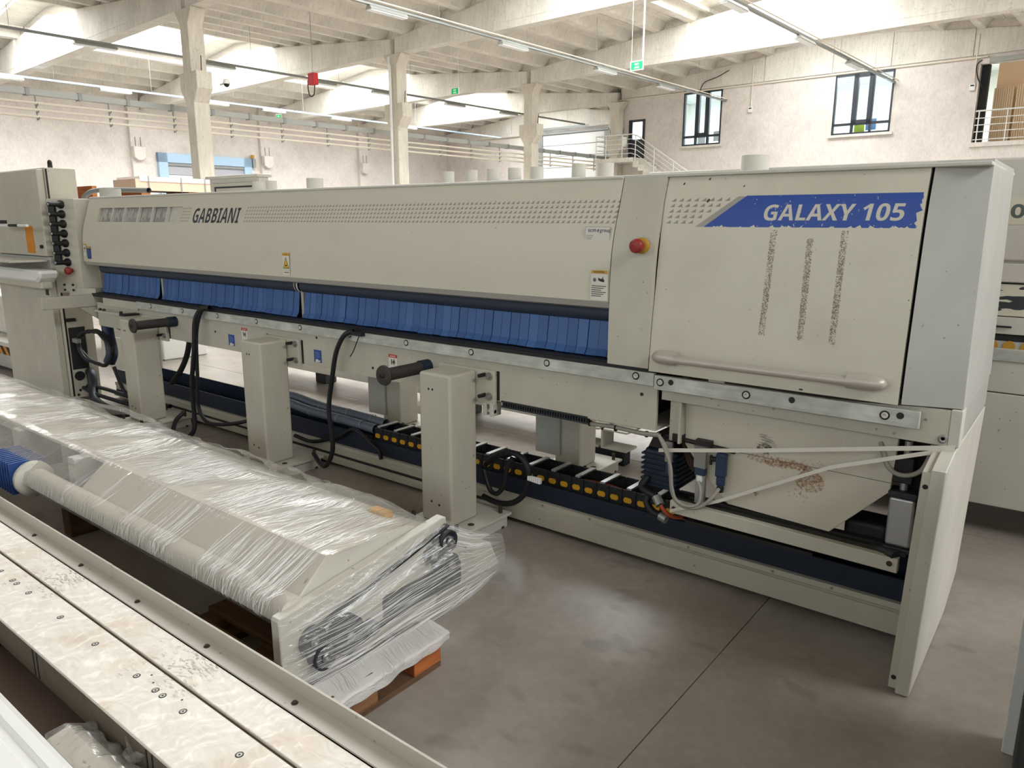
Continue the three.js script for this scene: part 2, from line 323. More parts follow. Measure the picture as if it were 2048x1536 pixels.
// roof: thin ribbed planks between the beams, a glazed ridge in every bay
const ceiling = struct('ceiling', [hbx(UL - 0.4, UR + 0.4, 10.6, 10.8, WF - 0.4, WB2 + 0.4)], M.concrete, HALL);
{
  const PW = 1.36, plank = {};
  const mk = (len) => {                                // one plank, its slab at y 0.30 .. 0.36, rib down to 0
    const g = [polyZ([[-PW / 2, 0.30], [-0.30, 0.30], [-0.13, 0.0], [0.13, 0.0], [0.30, 0.30], [PW / 2, 0.30], [PW / 2, 0.345], [-PW / 2, 0.345]], -len, 0)];
    return merge(g);
  };
  let n = 0;
  for (const bay of [-2, -1, 0]) for (let i = 0; i + 1 < beamW.length; i++) {
    const w0 = beamW[i], w1 = beamW[i + 1], len = w1 - w0 - 0.02;
    if (bay > -2 && w0 > 33) continue;
    const key = len.toFixed(2); plank[key] ??= mk(len);
    for (const side of [-1, 1]) for (let k = 0; k < 6; k++) {
      const d = 0.72 + k * (PW + 0.015), u = bay * BAY + RIDGE + side * (RIDGE - d), y = EAVE + SLOPE * d;
      const m = part(ceiling, n ? 'roof_plank_' + String(n).padStart(3, '0') : 'roof_plank', plank[key], M.concrete); n++;
      m.position.set(u, y, -(w0 + 0.01)); m.rotation.z = -side * Math.atan(SLOPE);
    }
    // skylight: two sloping glazed strips with white bars, each bay of roof its own
    const uc = bay * BAY + RIDGE, yr = EAVE + SLOPE * RIDGE + 0.36, gap = skyGap(bay, w0);
    if (!glazed(bay, w0)) { part(ceiling, 'ridge_slab', polyZ([[uc - 3, yr - 0.1], [uc + 3, yr - 0.1], [uc + 3, yr + 0.05], [uc - 3, yr + 0.05]], -w1, -w0), M.concrete); continue; }
    const gl = part(ceiling, 'skylight_glazing', [-1, 1].map((s) => polyZ([[uc, yr + 0.12], [uc + s * SKY_HALF, yr - 0.14], [uc + s * SKY_HALF, yr - 0.12], [uc, yr + 0.14]].sort(() => 0), -w1 + gap, -w0 - gap)), M.glazing);
    for (const [p, r] of [[w0 + 0.01, w0 + gap], [w1 - gap, w1 - 0.01]]) part(ceiling, 'ridge_slab', polyZ([[uc - SKY_HALF - 0.1, yr - 0.32], [uc, yr - 0.05], [uc + SKY_HALF + 0.1, yr - 0.32], [uc + SKY_HALF + 0.1, yr - 0.2], [uc, yr + 0.07], [uc - SKY_HALF - 0.1, yr - 0.2]].reverse(), -r, -p), M.concrete);
    const bars = [];
    for (let k = 0; k <= 7; k++) for (const s of [-1, 1]) { const w = w0 + gap + 0.05 + (w1 - w0 - 2 * gap - 0.1) * k / 7; bars.push(polyZ([[uc, yr + 0.05], [uc + s * SKY_HALF, yr - 0.21], [uc + s * SKY_HALF, yr - 0.14], [uc, yr + 0.12]], -w - 0.025, -w + 0.025)); }
    for (const s of [-1, 0, 1]) bars.push(hbx(uc + s * SKY_HALF * 0.5 - 0.03, uc + s * SKY_HALF * 0.5 + 0.03, yr - 0.03 - Math.abs(s) * 0.13, yr + 0.09 - Math.abs(s) * 0.13, w0 + gap, w1 - gap));
    part(gl, 'glazing_bar', bars, M.white);
    for (const s of [-1, 1]) part(gl, 'curb', polyZ([[uc + s * SKY_HALF, yr - 0.45], [uc + s * (SKY_HALF + 0.12), yr - 0.45], [uc + s * (SKY_HALF + 0.12), yr - 0.08], [uc + s * SKY_HALF, yr - 0.08]].map((p) => p), -w1 + 0.02, -w0 - 0.02), M.concrete);
  }
}
// columns and roof beams
function hthing(name, label, category, group) { const o = thing(name, label, category, [0, 0, 0], HALL, group); return o; }
function hsettle(o) {                                  // hall-axis version of settle()
  const t = o.rotation.y; o.rotation.y = 0; settle(o); o.rotation.y = t; o.position.applyAxisAngle(new THREE.Vector3(0, 1, 0), t); return o;
}
function column(w, label) {
  const o = hthing('concrete_column', label, 'column'), u = -21.7, h = 0.23;
  const prof = (s) => [[u - h, 0], [u - h, 4.95 * 1], [u - h - 0.27, 5.32], [u - h - 0.27, 5.78], [u - h, 5.78], [u - h, 7.05], [u - h - 0.24, 7.4], [u - h - 0.24, 7.44], [u + h + 0.24, 7.44], [u + h + 0.24, 7.4], [u + h, 7.05], [u + h, 5.78], [u + h + 0.27, 5.78], [u + h + 0.27, 5.32], [u + h, 4.95], [u + h, 0]].reverse();
  part(o, 'shaft', polyZ(prof(), -w - 0.22, -w + 0.22, 0.012), M.column);
  for (const s of [-1, 1]) part(o, 'rebar', cyl([u + s * 0.36, 5.78, -w], [u + s * 0.4, 6.2, -w], 0.012), M.darkSteel);
  return hsettle(o);
}
const cols = ['nearest concrete column at far left with bracket corbels and a CCTV camera beside it', 'second concrete column with a white drain pipe down its face', 'third concrete column with a net of dusty marks on its shaft', 'concrete column at the corner of the window wall beside the stair landing'];
[0, 1, 2, 3].forEach((k) => column(k === 3 ? WB - 0.35 : W0 + k * STEP, cols[k]));
function beam(bay, w, label) {
  const o = hthing('roof_beam', label, 'beam'), a = bay * BAY + 0.12, b = (bay + 1) * BAY - 0.12, c = bay * BAY + RIDGE, yb = 7.45, e = EAVE + 0.01;
  const top = (u) => e + SLOPE * Math.min(u - bay * BAY, (bay + 1) * BAY - u), s = 7.4;
  part(o, 'web', [polyZ([[a + 0.01, yb + 0.06], [b - 0.01, yb + 0.06], [b - 0.01, top(b)], [c, top(c)], [a + 0.01, top(a)]], -w - 0.1, -w + 0.1)], M.concrete);
  part(o, 'flange', [hbx(a, b, yb, yb + 0.22, w - 0.2, w + 0.2)], M.concrete);
  for (const [p, t] of [[a, a + s], [b - s, b]]) part(o, 'end_block', polyZ([[p, yb + 0.2], [t, yb + 0.2], [t, top(t) - 0.012], [p, top(p) - 0.012]], -w - 0.19, -w + 0.19, 0.02), M.concrete);
  return hsettle(o);
}
{
  const where = ['behind the camera end of the hall', 'just behind the nearest column row end', 'in front of the first visible column', 'carried by the nearest column at far left', 'carried by the second column with the drain pipe', 'carried by the third column', 'against the window wall', 'over the far loading door'];
  beamW.forEach((w, i) => {
    if (i === 0 || i === beamW.length) return;
    for (const bay of [-2, -1, 0]) {
      if (bay > -2 && w > 30) continue; if (w < 2 && bay !== -1) continue; if (bay === 0) continue;
      const k = Math.round((w - W0) / STEP);
      const place = { '-2': 'behind the camera', '-1': 'over the near floor', 0: 'resting on the nearest concrete column', 1: 'resting on the second column with the drain pipe', 2: 'resting on the third concrete column', 3: 'beside the corner column of the window wall', 4: 'above the far sectional door' }[k] ?? 'out behind the camera';
      beam(bay, w, 'concrete roof beam ' + place + (bay === -2 ? ', to the left wall' : ', over the machine'));
    }
  });
}
// pilasters on the left wall, each with a corbel and two stubs of rebar
[[18.05, 'to the left of the blue framed shutter'], [25.7, 'to the right of the blue framed shutter'], [33.1, 'partly behind the second concrete column']].forEach(([w, t]) => {
  const o = hthing('wall_pilaster', 'concrete pilaster with corbel ' + t + ' on the left wall', 'pilaster');
  part(o, 'shaft', hbx(UL, UL + 0.28, 0, 9, w - 0.3, w + 0.3), M.plaster);
  part(o, 'corbel', polyX([[0.3, 4.95], [0.3, 5.5], [-0.3, 5.5], [-0.3, 4.95], [-0.1, 4.8], [0.1, 4.8]].map(([z, y]) => [z - w, y]).reverse(), UL + 0.2, UL + 0.6, 0.02), M.plaster);
  for (const s of [-0.14, 0.14]) part(o, 'rebar', cyl([UL + 0.45, 5.5, -w + s], [UL + 0.45, 6.0, -w + s], 0.014), M.darkSteel);
  hsettle(o);
});
// windows in the back wall: three tall lights over three short ones, a small office behind each pair
function windowUnit(n, [a, b, y0, y1]) {
  const o = struct('window_' + n, null, null, HALL), fr = 0.07, m1 = a + (b - a) * 0.345, m2 = a + (b - a) * 0.66, tr = y0 + (y1 - y0) * 0.17, z0 = -WB - 0.1, z1 = -WB + 0.03;
  part(o, 'frame', [bx(a, b, y1 - fr, y1, z0, z1), bx(a, b, y0, y0 + fr, z0, z1), bx(a, a + fr, y0, y1, z0, z1), bx(b - fr, b, y0, y1, z0, z1), bx(a, b, tr - fr * 0.7, tr + fr * 0.7, z0, z1)], M.frameGrey);
  for (const m of [m1, m2]) part(o, 'mullion', bx(m - fr * 0.6, m + fr * 0.6, y0, y1, z0, z1), M.frameGrey);
  part(o, 'sash', [bx(m1, m1 + 0.15, tr, y1, z0, z1 + 0.02), bx(m2 - 0.15, m2, tr, y1, z0, z1 + 0.02), bx(m1, m2, y1 - 0.15, y1, z0, z1 + 0.02), bx(m1, m2, tr, tr + 0.15, z0, z1 + 0.02)], M.frameGrey);
  for (const [p, r] of [[a, m1], [m1, m2], [m2, b]]) { part(o, 'pane', bx(p + 0.03, r - 0.03, tr + 0.03, y1 - 0.03, z0 + 0.05, z0 + 0.06), M.glass); part(o, 'pane', bx(p + 0.03, r - 0.03, y0 + 0.03, tr - 0.03, z0 + 0.05, z0 + 0.06), M.glass); }
  part(o, 'sill', bx(a - 0.12, b + 0.12, y0 - 0.1, y0, -WB - 0.25, -WB + 0.1), M.concrete);
  part(o, 'reveal', [bx(a - 0.06, a, y0, y1, -WB - 0.3, -WB + 0.012), bx(b, b + 0.06, y0, y1, -WB - 0.3, -WB + 0.012), bx(a - 0.06, b + 0.06, y1, y1 + 0.06, -WB - 0.3, -WB + 0.012)], M.plaster);
}
windowUnit(1, W1); windowUnit(2, W2);
{
  // the offices seen through the windows
  const office = struct('wall_office', [hbx(-22.4, 2, 4.4, 4.55, WB + 0.3, WB + 7), hbx(-22.4, 2, 8.2, 8.35, WB + 0.3, WB + 7), hbx(-22.4, 2, 4.4, 8.3, WB + 7, WB + 7.2), hbx(-22.6, -22.4, 4.4, 8.3, WB + 0.3, WB + 7), hbx(-7.2, -7.05, 4.4, 8.3, WB + 0.3, WB + 7), hbx(2, 2.2, 4.4, 8.3, WB + 0.3, WB + 7)], std({ color: 0xd8dcd6, roughness: 0.9 }), HALL);
  for (const u of [-19, -14.5, -10, -4]) {
    const p = part(office, 'ceiling_lamp', hbx(u - 0.6, u + 0.6, 8.16, 8.2, WB + 2.4, WB + 3.6), M.lampWhite);
    const L = new THREE.RectAreaLight(0xf2f8ff, 110, 1.2, 1.2); L.position.copy(B(u, 8.12, WB + 3)); L.rotation.order = 'YXZ'; L.rotation.set(-Math.PI / 2, HALL, 0); scene.add(L);
  }
  const grid = []; for (let k = 0; k < 14; k++) grid.push(hbx(-22, -7.3, 8.175, 8.2, WB + 0.6 + k * 0.46, WB + 0.64 + k * 0.46));
  part(office, 'ceiling_grid', grid, std({ color: 0xb9c0c2, roughness: 0.7 }));
  for (const [u, y, c] of [[-10.3, 5.6, 0xbcd43a], [-9.85, 5.7, 0x6fa6e0], [-17.4, 5.6, 0xf4f4f4], [-16.6, 5.7, 0xf4f4f4]]) { const o = hthing('notice', (c === 0xbcd43a ? 'yellow green' : c === 0x6fa6e0 ? 'blue' : u < -17 ? 'white square' : 'white narrow') + ' notice inside the upper office window', 'notice'); part(o, 'sheet', hbx(u - 0.2, u + 0.2, y - 0.35, y + 0.1, WB + 0.4, WB + 0.42), std({ color: c, roughness: 0.7 })); hsettle(o); }
}
{
  // door on the landing
  const o = struct('door_1', null, null, HALL), [a, b, y0, y1] = DR;
  part(o, 'frame', [bx(a, a + 0.09, y0, y1, -WB - 0.1, -WB + 0.03), bx(b - 0.09, b, y0, y1, -WB - 0.1, -WB + 0.03), bx(a, b, y1 - 0.1, y1, -WB - 0.1, -WB + 0.03)], M.frameGrey);
  part(o, 'door_leaf', [bx(a + 0.09, b - 0.09, y0 + 0.02, y0 + 0.95, -WB - 0.08, -WB - 0.02), bx(a + 0.09, a + 0.17, y0 + 0.95, y1 - 0.1, -WB - 0.08, -WB - 0.02), bx(b - 0.17, b - 0.09, y0 + 0.95, y1 - 0.1, -WB - 0.08, -WB - 0.02)], M.frameGrey);
  part(o, 'pane', bx(a + 0.15, b - 0.15, y0 + 0.95, y1 - 0.1, -WB - 0.055, -WB - 0.045), M.glass);
  part(o, 'door_handle', cyl([b - 0.14, y0 + 1.05, -WB + 0.0], [b - 0.26, y0 + 1.05, -WB + 0.04], 0.015), M.alu);
}
{
  // landing and stair down along the wall
  const o = hthing('staircase', 'white railed concrete stair descending from the landing of the dark door', 'staircase');
  part(o, 'landing', hbx(-22.35, -20.1, 4.5, 4.7, WB - 1.3, WB - 0.02), M.concrete);
  part(o, 'support_wall', hbx(-22.3, -21.75, 0, 4.5, WB - 1.25, WB - 1.0), M.plaster);
  const n = 15;
  for (let k = 0; k < n; k++) part(o, 'step', hbx(-20.1 + k * 0.29, -19.8 + k * 0.29, 4.24 - k * 0.185, 4.52 - k * 0.185, WB - 1.3, WB - 0.02), M.concrete);
  const rail = [], P = [[-22.3, 4.7], [-20.25, 4.7], [-19.9, 4.6], [-15.8, 1.98]];
  for (const h of [0.2, 0.42, 0.64, 0.86, 1.08]) for (let i = 0; i < 3; i++) { const [a, ya] = P[i], [b, yb] = P[i + 1]; rail.push(cyl([a, ya + h, -WB + 1.27], [b, yb + h, -WB + 1.27], h > 1 ? 0.028 : 0.016, undefined, 8)); }
  for (const h of [0.2, 0.42, 0.64, 0.86, 1.08]) rail.push(cyl([-22.3, 4.7 + h, -WB + 1.27], [-22.3, 4.7 + h, -WB + 0.05], 0.018, undefined, 8));
  part(o, 'handrail', rail, M.white);
  for (const [u, y] of [[-22.3, 4.7], [-21.7, 4.7], [-20.75, 4.7], [-20.0, 4.62], [-18.95, 3.99], [-17.9, 3.32], [-16.9, 2.68]]) part(o, 'baluster', cyl([u, y - 0.1, -WB + 1.27], [u, y + 1.08, -WB + 1.27], 0.024, undefined, 8), M.white);
  hsettle(o);
}
{
  // loft opening at the right with its rail and stored boards
  const [a, b, y0, y1] = OP;
  struct('trim_1', [bx(a - 0.05, a, y0, y1, -WB - 0.3, -WB + 0.06), bx(a - 0.05, b, y0 - 0.16, y0, -WB - 0.3, -WB + 0.08), bx(a + 0.05, b, y1 - 0.02, y1 + 0.16, -WB - 0.05, -WB + 0.12)], M.plaster, HALL);
  const jb = struct('gap_shade_2', [bx(a, a + 0.26, y0, y1, -WB - 0.5, -WB - 0.25)], M.black, HALL); const bl = hthing('roller_shutter_box', 'galvanised shutter housing above the loft opening', 'shutter'); part(bl, 'housing', hbx(a + 0.3, b, y1 - 0.02, y1 + 0.14, WB - 0.3, WB - 0.13), M.galv); hsettle(bl);  // black strip stands in for the dark gap beside the tan board
  const r = hthing('loft_railing', 'white tubular railing across the loft opening', 'railing'), g = [];
  for (const h of [0.1, 0.38, 0.62, 0.86, 1.12]) g.push(cyl([a + 0.02, y0 + h, -WB + 0.0], [b, y0 + h, -WB + 0.0], h > 1 ? 0.03 : 0.018, undefined, 8));
  part(r, 'rail', g, M.white);
  for (let k = 0; k < 6; k++) part(r, 'baluster', cyl([a + 0.14 + k * 0.9, y0, -WB], [a + 0.14 + k * 0.9, y0 + 1.12, -WB], 0.022, undefined, 8), M.white);
  hsettle(r);
  const st = [[a + 0.35, a + 2.4, y0, y1 + 0.5, 1.4, M.tan, 'tall plain tan board panel standing inside the loft opening'], [a + 0.38, a + 1.02, y0, y0 + 2.0, 0.9, M.slat, 'left slatted crate behind the loft railing'], [a + 1.1, a + 1.75, y0, y0 + 2.05, 0.9, M.slat, 'right slatted crate behind the loft railing'], [a + 1.95, a + 2.6, y0, y0 + 1.6, 0.7, M.pink, 'pink sack or cover behind the loft railing at the frame edge']];
  for (const [p, r2, s, t, d, m, l] of st) {
    const o = hthing(m === M.pink ? 'cover' : m === M.tan ? 'tan_board' : 'slatted_crate', l, m === M.pink ? 'cover' : m === M.tan ? 'panel' : 'crate');
    part(o, 'body', hbx(p, r2, s, t, WB + d, WB + d + 0.2), m);
    if (m === M.slat) for (let k = 0; k < 9; k++) part(o, 'slat', hbx(p + 0.01 + k * (r2 - p) / 9, p + (k + 0.75) * (r2 - p) / 9, s, t, WB + d - 0.03, WB + d), M.slat);
    hsettle(o);
  }
}
// shutter door with pale blue frame on the left wall
{
  const o = struct('door_2', null, null, HALL), a = 19.15, b = 24.75, t = 5.3;
  part(o, 'frame', [bx(UL, UL + 0.25, 0, t, -a - 0.5, -a), bx(UL, UL + 0.25, 0, t, -b, -b + 0.5), bx(UL, UL + 0.25, t - 0.5, t, -b, -a)], M.lightBlue);
  for (let k = 0; k < 4; k++) part(o, 'shutter_section', bx(UL, UL + 0.1, t - 0.52 - 0.62 * (k + 1), t - 0.54 - 0.62 * k, -b + 0.5, -a - 0.5), k % 2 ? M.white : M.curtainGrey);
  part(o, 'shutter_body', bx(UL, UL + 0.08, 0, t - 3, -b + 0.5, -a - 0.5), M.white);
  part(o, 'top_rail', bx(UL + 0.05, UL + 0.2, t - 0.66, t - 0.52, -b + 0.5, -a - 0.5), M.trunk);
  const s = hthing('beacon', 'small amber beacon on the upper corner of the blue shutter frame', 'beacon'); part(s, 'lens', cyl([UL + 0.2, t + 0.02, -b - 0.1], [UL + 0.2, t + 0.22, -b - 0.1], 0.1), M.mustard); part(s, 'bracket', bx(UL, UL + 0.3, t - 0.5, t, -b - 0.25, -b - 0.05), M.trunk); hsettle(s);
}
// sectional door at the far end of the neighbouring bay
{
  const o = struct('door_3', null, null, HALL), a = -33.1, b = -28.05, t = 7.35, n = 7, h = 0.72;
  part(o, 'frame', [bx(a - 0.35, a, 0, t + 0.4, -WB2, -WB2 + 0.12), bx(b, b + 0.35, 0, t + 0.4, -WB2, -WB2 + 0.12), bx(a - 0.35, b + 0.35, t, t + 0.45, -WB2, -WB2 + 0.2)], M.trunk);
  for (let k = 0; k < n; k++) part(o, 'door_panel', rb(a + 0.02, b - 0.02, t - h * (k + 1) + 0.02, t - h * k - 0.01, -WB2 + 0.02, -WB2 + 0.09, 0.02), M.white);
  part(o, 'door_base', bx(a, b, 0, t - h * n, -WB2 + 0.02, -WB2 + 0.08), M.white);
}
// cable conduit along the window wall, thermostats on drops, drain pipe on the second column
solo('conduit', [cyl([-24, 7.6, -WB + 0.05], [-5.9, 7.58, -WB + 0.05], 0.035, undefined, 8)].map((g) => g.rotateY(HALL)), M.pipe, 'pale horizontal conduit along the window wall above the windows', 'conduit');
[[-14.87, 6.55, 'left'], [-6.29, 6.57, 'right']].forEach(([u, y, s]) => {
  const o = hthing('thermostat', 'small white wall controller on a vertical conduit, ' + (s === 'left' ? 'between the two upper windows' : 'beside the loft opening'), 'controller');
  part(o, 'housing', rb(u - 0.1, u + 0.1, y - 0.13, y + 0.13, -WB, -WB + 0.08, 0.02), M.white); part(o, 'display', bx(u - 0.06, u + 0.06, y + 0.02, y + 0.07, -WB + 0.08, -WB + 0.085), M.black);
  part(o, 'conduit', cyl([u + 0.03, y + 0.1, -WB + 0.06], [u + 0.03, 8.4, -WB + 0.06], 0.025, undefined, 8), M.pipe); hsettle(o);
});
{ const o = hthing('black_cable', 'thin black cable hanging from the roof to the upper window near the stair', 'cable'); part(o, 'wire', tube([[-15.95, 8.3, -WB + 0.15], [-16.5, 8.1, -WB + 0.1], [-17.2, 7.9, -WB + 0.08], [-17.35, 7.6, -WB + 0.08], [-17.4, 7.4, -WB + 0.08]], 0.018), M.black); hsettle(o); }
{ const o = hthing('black_cable', 'black cable curving beside the loft opening', 'cable'); part(o, 'wire', tube([[-6.0, 7.5, -WB + 0.1], [-6.2, 7.35, -WB + 0.1], [-6.15, 6.9, -WB + 0.1], [-5.95, 6.5, -WB + 0.08]], 0.02), M.black); hsettle(o); }
{ const o = hthing('drain_pipe', 'white drain pipe running down the second concrete column', 'pipe'); part(o, 'pipe', tube([[-21.85, 7.35, -18.4], [-21.85, 7.2, -18.38], [-21.78, 7.1, -18.36], [-21.76, 6.6, -18.36], [-21.76, 3, -18.36], [-21.76, 0.05, -18.36]], 0.05, 40), M.white); hsettle(o); }
// lighting trunking hung from the roof and its fittings
[[-25.9, 'hung on the far side of the column row', [10.1, 14.1, 18.4, 21.5, 25.7, 29.5], 36], [-34.1, 'nearest the left wall', [9.9, 13.9, 18.3, 21.3, 25.3, 30], 38], [-16.1, 'between the columns and the near skylight', [13.56, 18.56, 23.6, 27.9], WB], [-9.0, 'over the machine, ending at the right hand window', [18.8, 23.65, 28.25], WB]].forEach(([u, t, ws, end], row) => {
  const o = hthing('lighting_trunking', 'long grey lighting trunking ' + t, 'trunking');
  part(o, 'rail', hbx(u - 0.05, u + 0.05, 7.0, 7.07, 2, end), row === 1 ? M.lightBlue : M.trunk);
  for (let w = 4; w < end; w += 3.8) part(o, 'hanger', cyl([u, 7.05, -w], [u, 8.6, -w], 0.006, undefined, 5), M.trunk);
  if (row > 1) part(o, 'cable', cyl([u + 0.12, 7.1, -2], [u + 0.12, 7.1, -end], 0.02, undefined, 6), M.pipe);
  hsettle(o);
  ws.forEach((w, i) => {
    const f = hthing('light_fixture', ['first', 'second', 'third', 'fourth', 'fifth', 'sixth'][i] + ' batten lamp from the camera on trunking ' + ['beyond the column row', 'nearest the left wall', 'between columns and near skylight', 'ending at the right window'][row], 'light fixture', 'batten lamps on the trunking');
    part(f, 'housing', polyZ([[u - 0.12, 6.9], [u + 0.12, 6.9], [u + 0.06, 6.99], [u - 0.06, 6.99]], -w - 0.62, -w + 0.62), M.galv);
    part(f, 'diffuser', hbx(u - 0.1, u + 0.1, 6.875, 6.9, w - 0.6, w + 0.6), M.lampWhite);
    hsettle(f);
  });
});
// pipe rack behind the columns
{
  const u = -22.75, o = hthing('busbar_trunking', 'grey busbar trunking running past the columns above the pipes', 'trunking');
  part(o, 'duct', hbx(u - 0.1, u + 0.1, 4.82, 4.97, 1, 36), M.galv);
  for (let w = 2; w < 36; w += 1.25) part(o, 'joint', hbx(u - 0.12, u + 0.12, 4.8, 4.99, w, w + 0.09), M.trunk);
  hsettle(o);
  [[4.62, 'upper', 'directly under the busbar trunking'], [4.45, 'middle', 'the middle of the three'], [4.28, 'lowest', 'the lowest of the three']].forEach(([y, n, l]) => { const p = hthing('air_pipe', n + ' cream pipe on the hangers behind the columns, ' + l, 'pipe', null); part(p, 'pipe', cyl([u + 0.12, y, -1], [u + 0.12, y, -36], 0.032, undefined, 10), M.pipe); hsettle(p); });
  for (let k = 0; k < 17; k++) { const w = 5.4 + k * 1.8; const h = hthing('pipe_hanger', 'steel drop hanger carrying the three cream pipes under the busbar', 'hanger', 'hangers along the pipe rack'); part(h, 'rod', hbx(u + 0.05, u + 0.08, 4.2, 4.85, w, w + 0.03), M.trunk); part(h, 'hook', [4.2, 4.37, 4.54].map((y) => tube([[u + 0.07, y, -w], [u + 0.12, y + 0.02, -w - 0.03], [u + 0.17, y + 0.06, -w - 0.03]], 0.012, 8, 5)), M.trunk); hsettle(h); }
}
// exit signs, red alarm box, dome camera
[[-20.02, 6.2, 19.87, 'near the second column'], [-11.02, 5.6, 17.57, 'over the middle of the machine'], [-26.89, 5.6, 17.0, 'in the far bay between the first two columns']].forEach(([u, y, w, t], i) => {
  const o = hthing('exit_sign', 'green hanging emergency exit sign ' + t, 'exit sign'), s = 0.17;
  const tex = canvasTex(128, 64, (g, W, H) => { g.fillStyle = '#12a45c'; g.fillRect(0, 0, W, H); g.fillStyle = '#d8ffe6'; g.font = 'bold 24px sans-serif'; g.textAlign = 'center'; g.fillText('EXIT', 64, 28); g.font = 'bold 22px sans-serif'; g.fillText('ÇIKIŞ', 64, 54); });
  part(o, 'housing', rb(u - s - 0.03, u + s + 0.03, y - 0.12, y + 0.12, -w - 0.03, -w, 0.01), M.white);
  const f = new THREE.PlaneGeometry(2 * s, 0.19); f.translate(u, y, -w + 0.003); part(o, 'sign_face', f, std({ map: tex, emissiveMap: tex, emissive: 0xffffff, emissiveIntensity: 0.5, roughness: 0.5 }));
  for (const k of [-1, 1]) part(o, 'suspension', cyl([u + k * s, y + 0.12, -w - 0.015], [u + k * s, 8.3, -w - 0.015], i === 1 && k > 0 ? 0.022 : 0.005, undefined, 6), M.white);
  hsettle(o);
});
{ const [u, y, w] = [-21.6, 6.13, 15.0], o = hthing('alarm_box', 'bright red alarm box with a looped black cable, hung on the trunking', 'alarm box'); part(o, 'housing', rb(u - 0.16, u + 0.16, y - 0.18, y + 0.18, -w - 0.1, -w + 0.1, 0.02), M.redBright); part(o, 'cable', tube([[u - 0.25, y + 0.1, -w], [u - 0.3, y - 0.2, -w], [u - 0.2, y - 0.5, -w], [u, y - 0.48, -w], [u + 0.08, y - 0.18, -w]], 0.018), M.black); part(o, 'bracket', cyl([u, y + 0.15, -w], [u, 8.4, -w], 0.008), M.trunk); hsettle(o); }
{ const [u, y, w] = [-21.0, 5.48, 11.75], o = hthing('dome_camera', 'white dome security camera on an arm beside the nearest column', 'camera'); part(o, 'arm', cyl([u - 0.35, y + 0.02, -w + 0.1], [u, y + 0.02, -w + 0.1], 0.03), M.white); part(o, 'housing', lathe([[0, 0.14], [0.07, 0.13], [0.1, 0.06], [0.1, 0]], [u, y, -w + 0.1], [u, y + 1, -w + 0.1]), M.white); part(o, 'dome', lathe([[0.08, 0], [0.07, -0.05], [0.03, -0.085], [0, -0.09]], [u, y, -w + 0.1], [u, y + 1, -w + 0.1]), M.black); hsettle(o); }
// ---------------------------------------------------------------- the panel saw
const interp = (xs, ys, x) => { for (let i = 0; i + 1 < xs.length; i++) if (x <= xs[i + 1]) return ys[i] + (ys[i + 1] - ys[i]) * sat((x - xs[i]) / (xs[i + 1] - xs[i])); return ys[ys.length - 1]; };
const PY = [0.9, 1.3, 1.42, 1.5, 1.56, 1.63, 1.72, 1.845], PZ = [-2.868, -2.868, -2.872, -2.879, -2.888, -2.906, -2.936, -2.975];
const DY = [0.9, 1.01, 1.2, 1.34, 1.47, 1.61, 1.73, 1.845], DZ = [-2.868, -2.87, -2.882, -2.898, -2.912, -2.93, -2.952, -2.99];
const cz = (y) => interp(PY, PZ, y), dz = (y) => interp(DY, DZ, y);
const skin = (f, y0, y1, th) => { const a = [], n = Math.max(2, Math.round((y1 - y0) / 0.04)); for (let i = 0; i <= n; i++) { const y = y0 + (y1 - y0) * i / n; a.push([f(y), y]); } return [...a, ...a.slice().reverse().map(([z, y]) => [z - th, y])]; };
const faceUV = (g, x0, x1, y0, y1) => { const p = g.attributes.position, uv = g.attributes.uv; for (let i = 0; i < p.count; i++) uv.setXY(i, (p.getX(i) - x0) / (x1 - x0), (p.getY(i) - y0) / (y1 - y0)); return g; };
const soft = (g) => { const k = g; k.deleteAttribute('normal'); k.computeVertexNormals(); return toCreasedNormals(k, 0.35); };
const saw = thing('panel_saw', 'long cream beam saw with blue curtain strips and a worn blue nameplate', 'saw');

// printed skins
const CX0 = -7.015, CX1 = -1.697, CYa = 1.3, CYb = 1.845;
const triRows = (g, X, Y, x0, x1, pitch, cut) => { g.fillStyle = '#8f897c'; for (let r = 0; r < 5; r++) { const y = 1.733 - r * 0.0225; for (let x = x0 - r * 0.003; x < x1 - r * 0.003 - (cut ? r * 0.0 : 0); x += pitch) { if (cut && x > cut(y)) break; g.beginPath(); g.moveTo(X(x), Y(y)); g.lineTo(X(x + pitch * 0.66), Y(y)); g.lineTo(X(x + pitch * 0.66), Y(y + 0.0145)); g.fill(); } } };
const coverTex = canvasTex(2048, 512, (g, w, h) => {
  const X = (x) => (x - CX0) / (CX1 - CX0) * w, Y = (y) => (1 - (y - CYa) / (CYb - CYa)) * h, kx = w / (CX1 - CX0), ky = h / (CYb - CYa);
  g.fillStyle = CREAMCSS; g.fillRect(0, 0, w, h); blotch(g, w, h, 60, 0.035); speckle(g, w, h, 14, '#5d5446', 1, 2.5);
  triRows(g, X, Y, -5.4, -5.29, 0.026); triRows(g, X, Y, -4.57, -1.69, 0.0298);
  g.save(); g.translate(X(-5.245), Y(1.645)); g.scale(kx, ky); g.transform(1, 0, -0.1, 1, 0, 0); g.fillStyle = '#34373c'; g.font = 'bold 1px sans-serif';
  const s = 0.142, tw = g.measureText('GABBIANI').width; g.scale(0.605 / tw, s); g.fillText('GABBIANI', 0, 0); g.restore();
  g.fillStyle = '#54618c'; g.beginPath(); g.moveTo(X(-5.158), Y(1.637)); g.lineTo(X(-5.128), Y(1.637)); g.lineTo(X(-5.135), Y(1.69)); g.fill();
  g.fillStyle = '#4a4034'; g.fillRect(X(-4.33), Y(1.71), 3, 8);
});
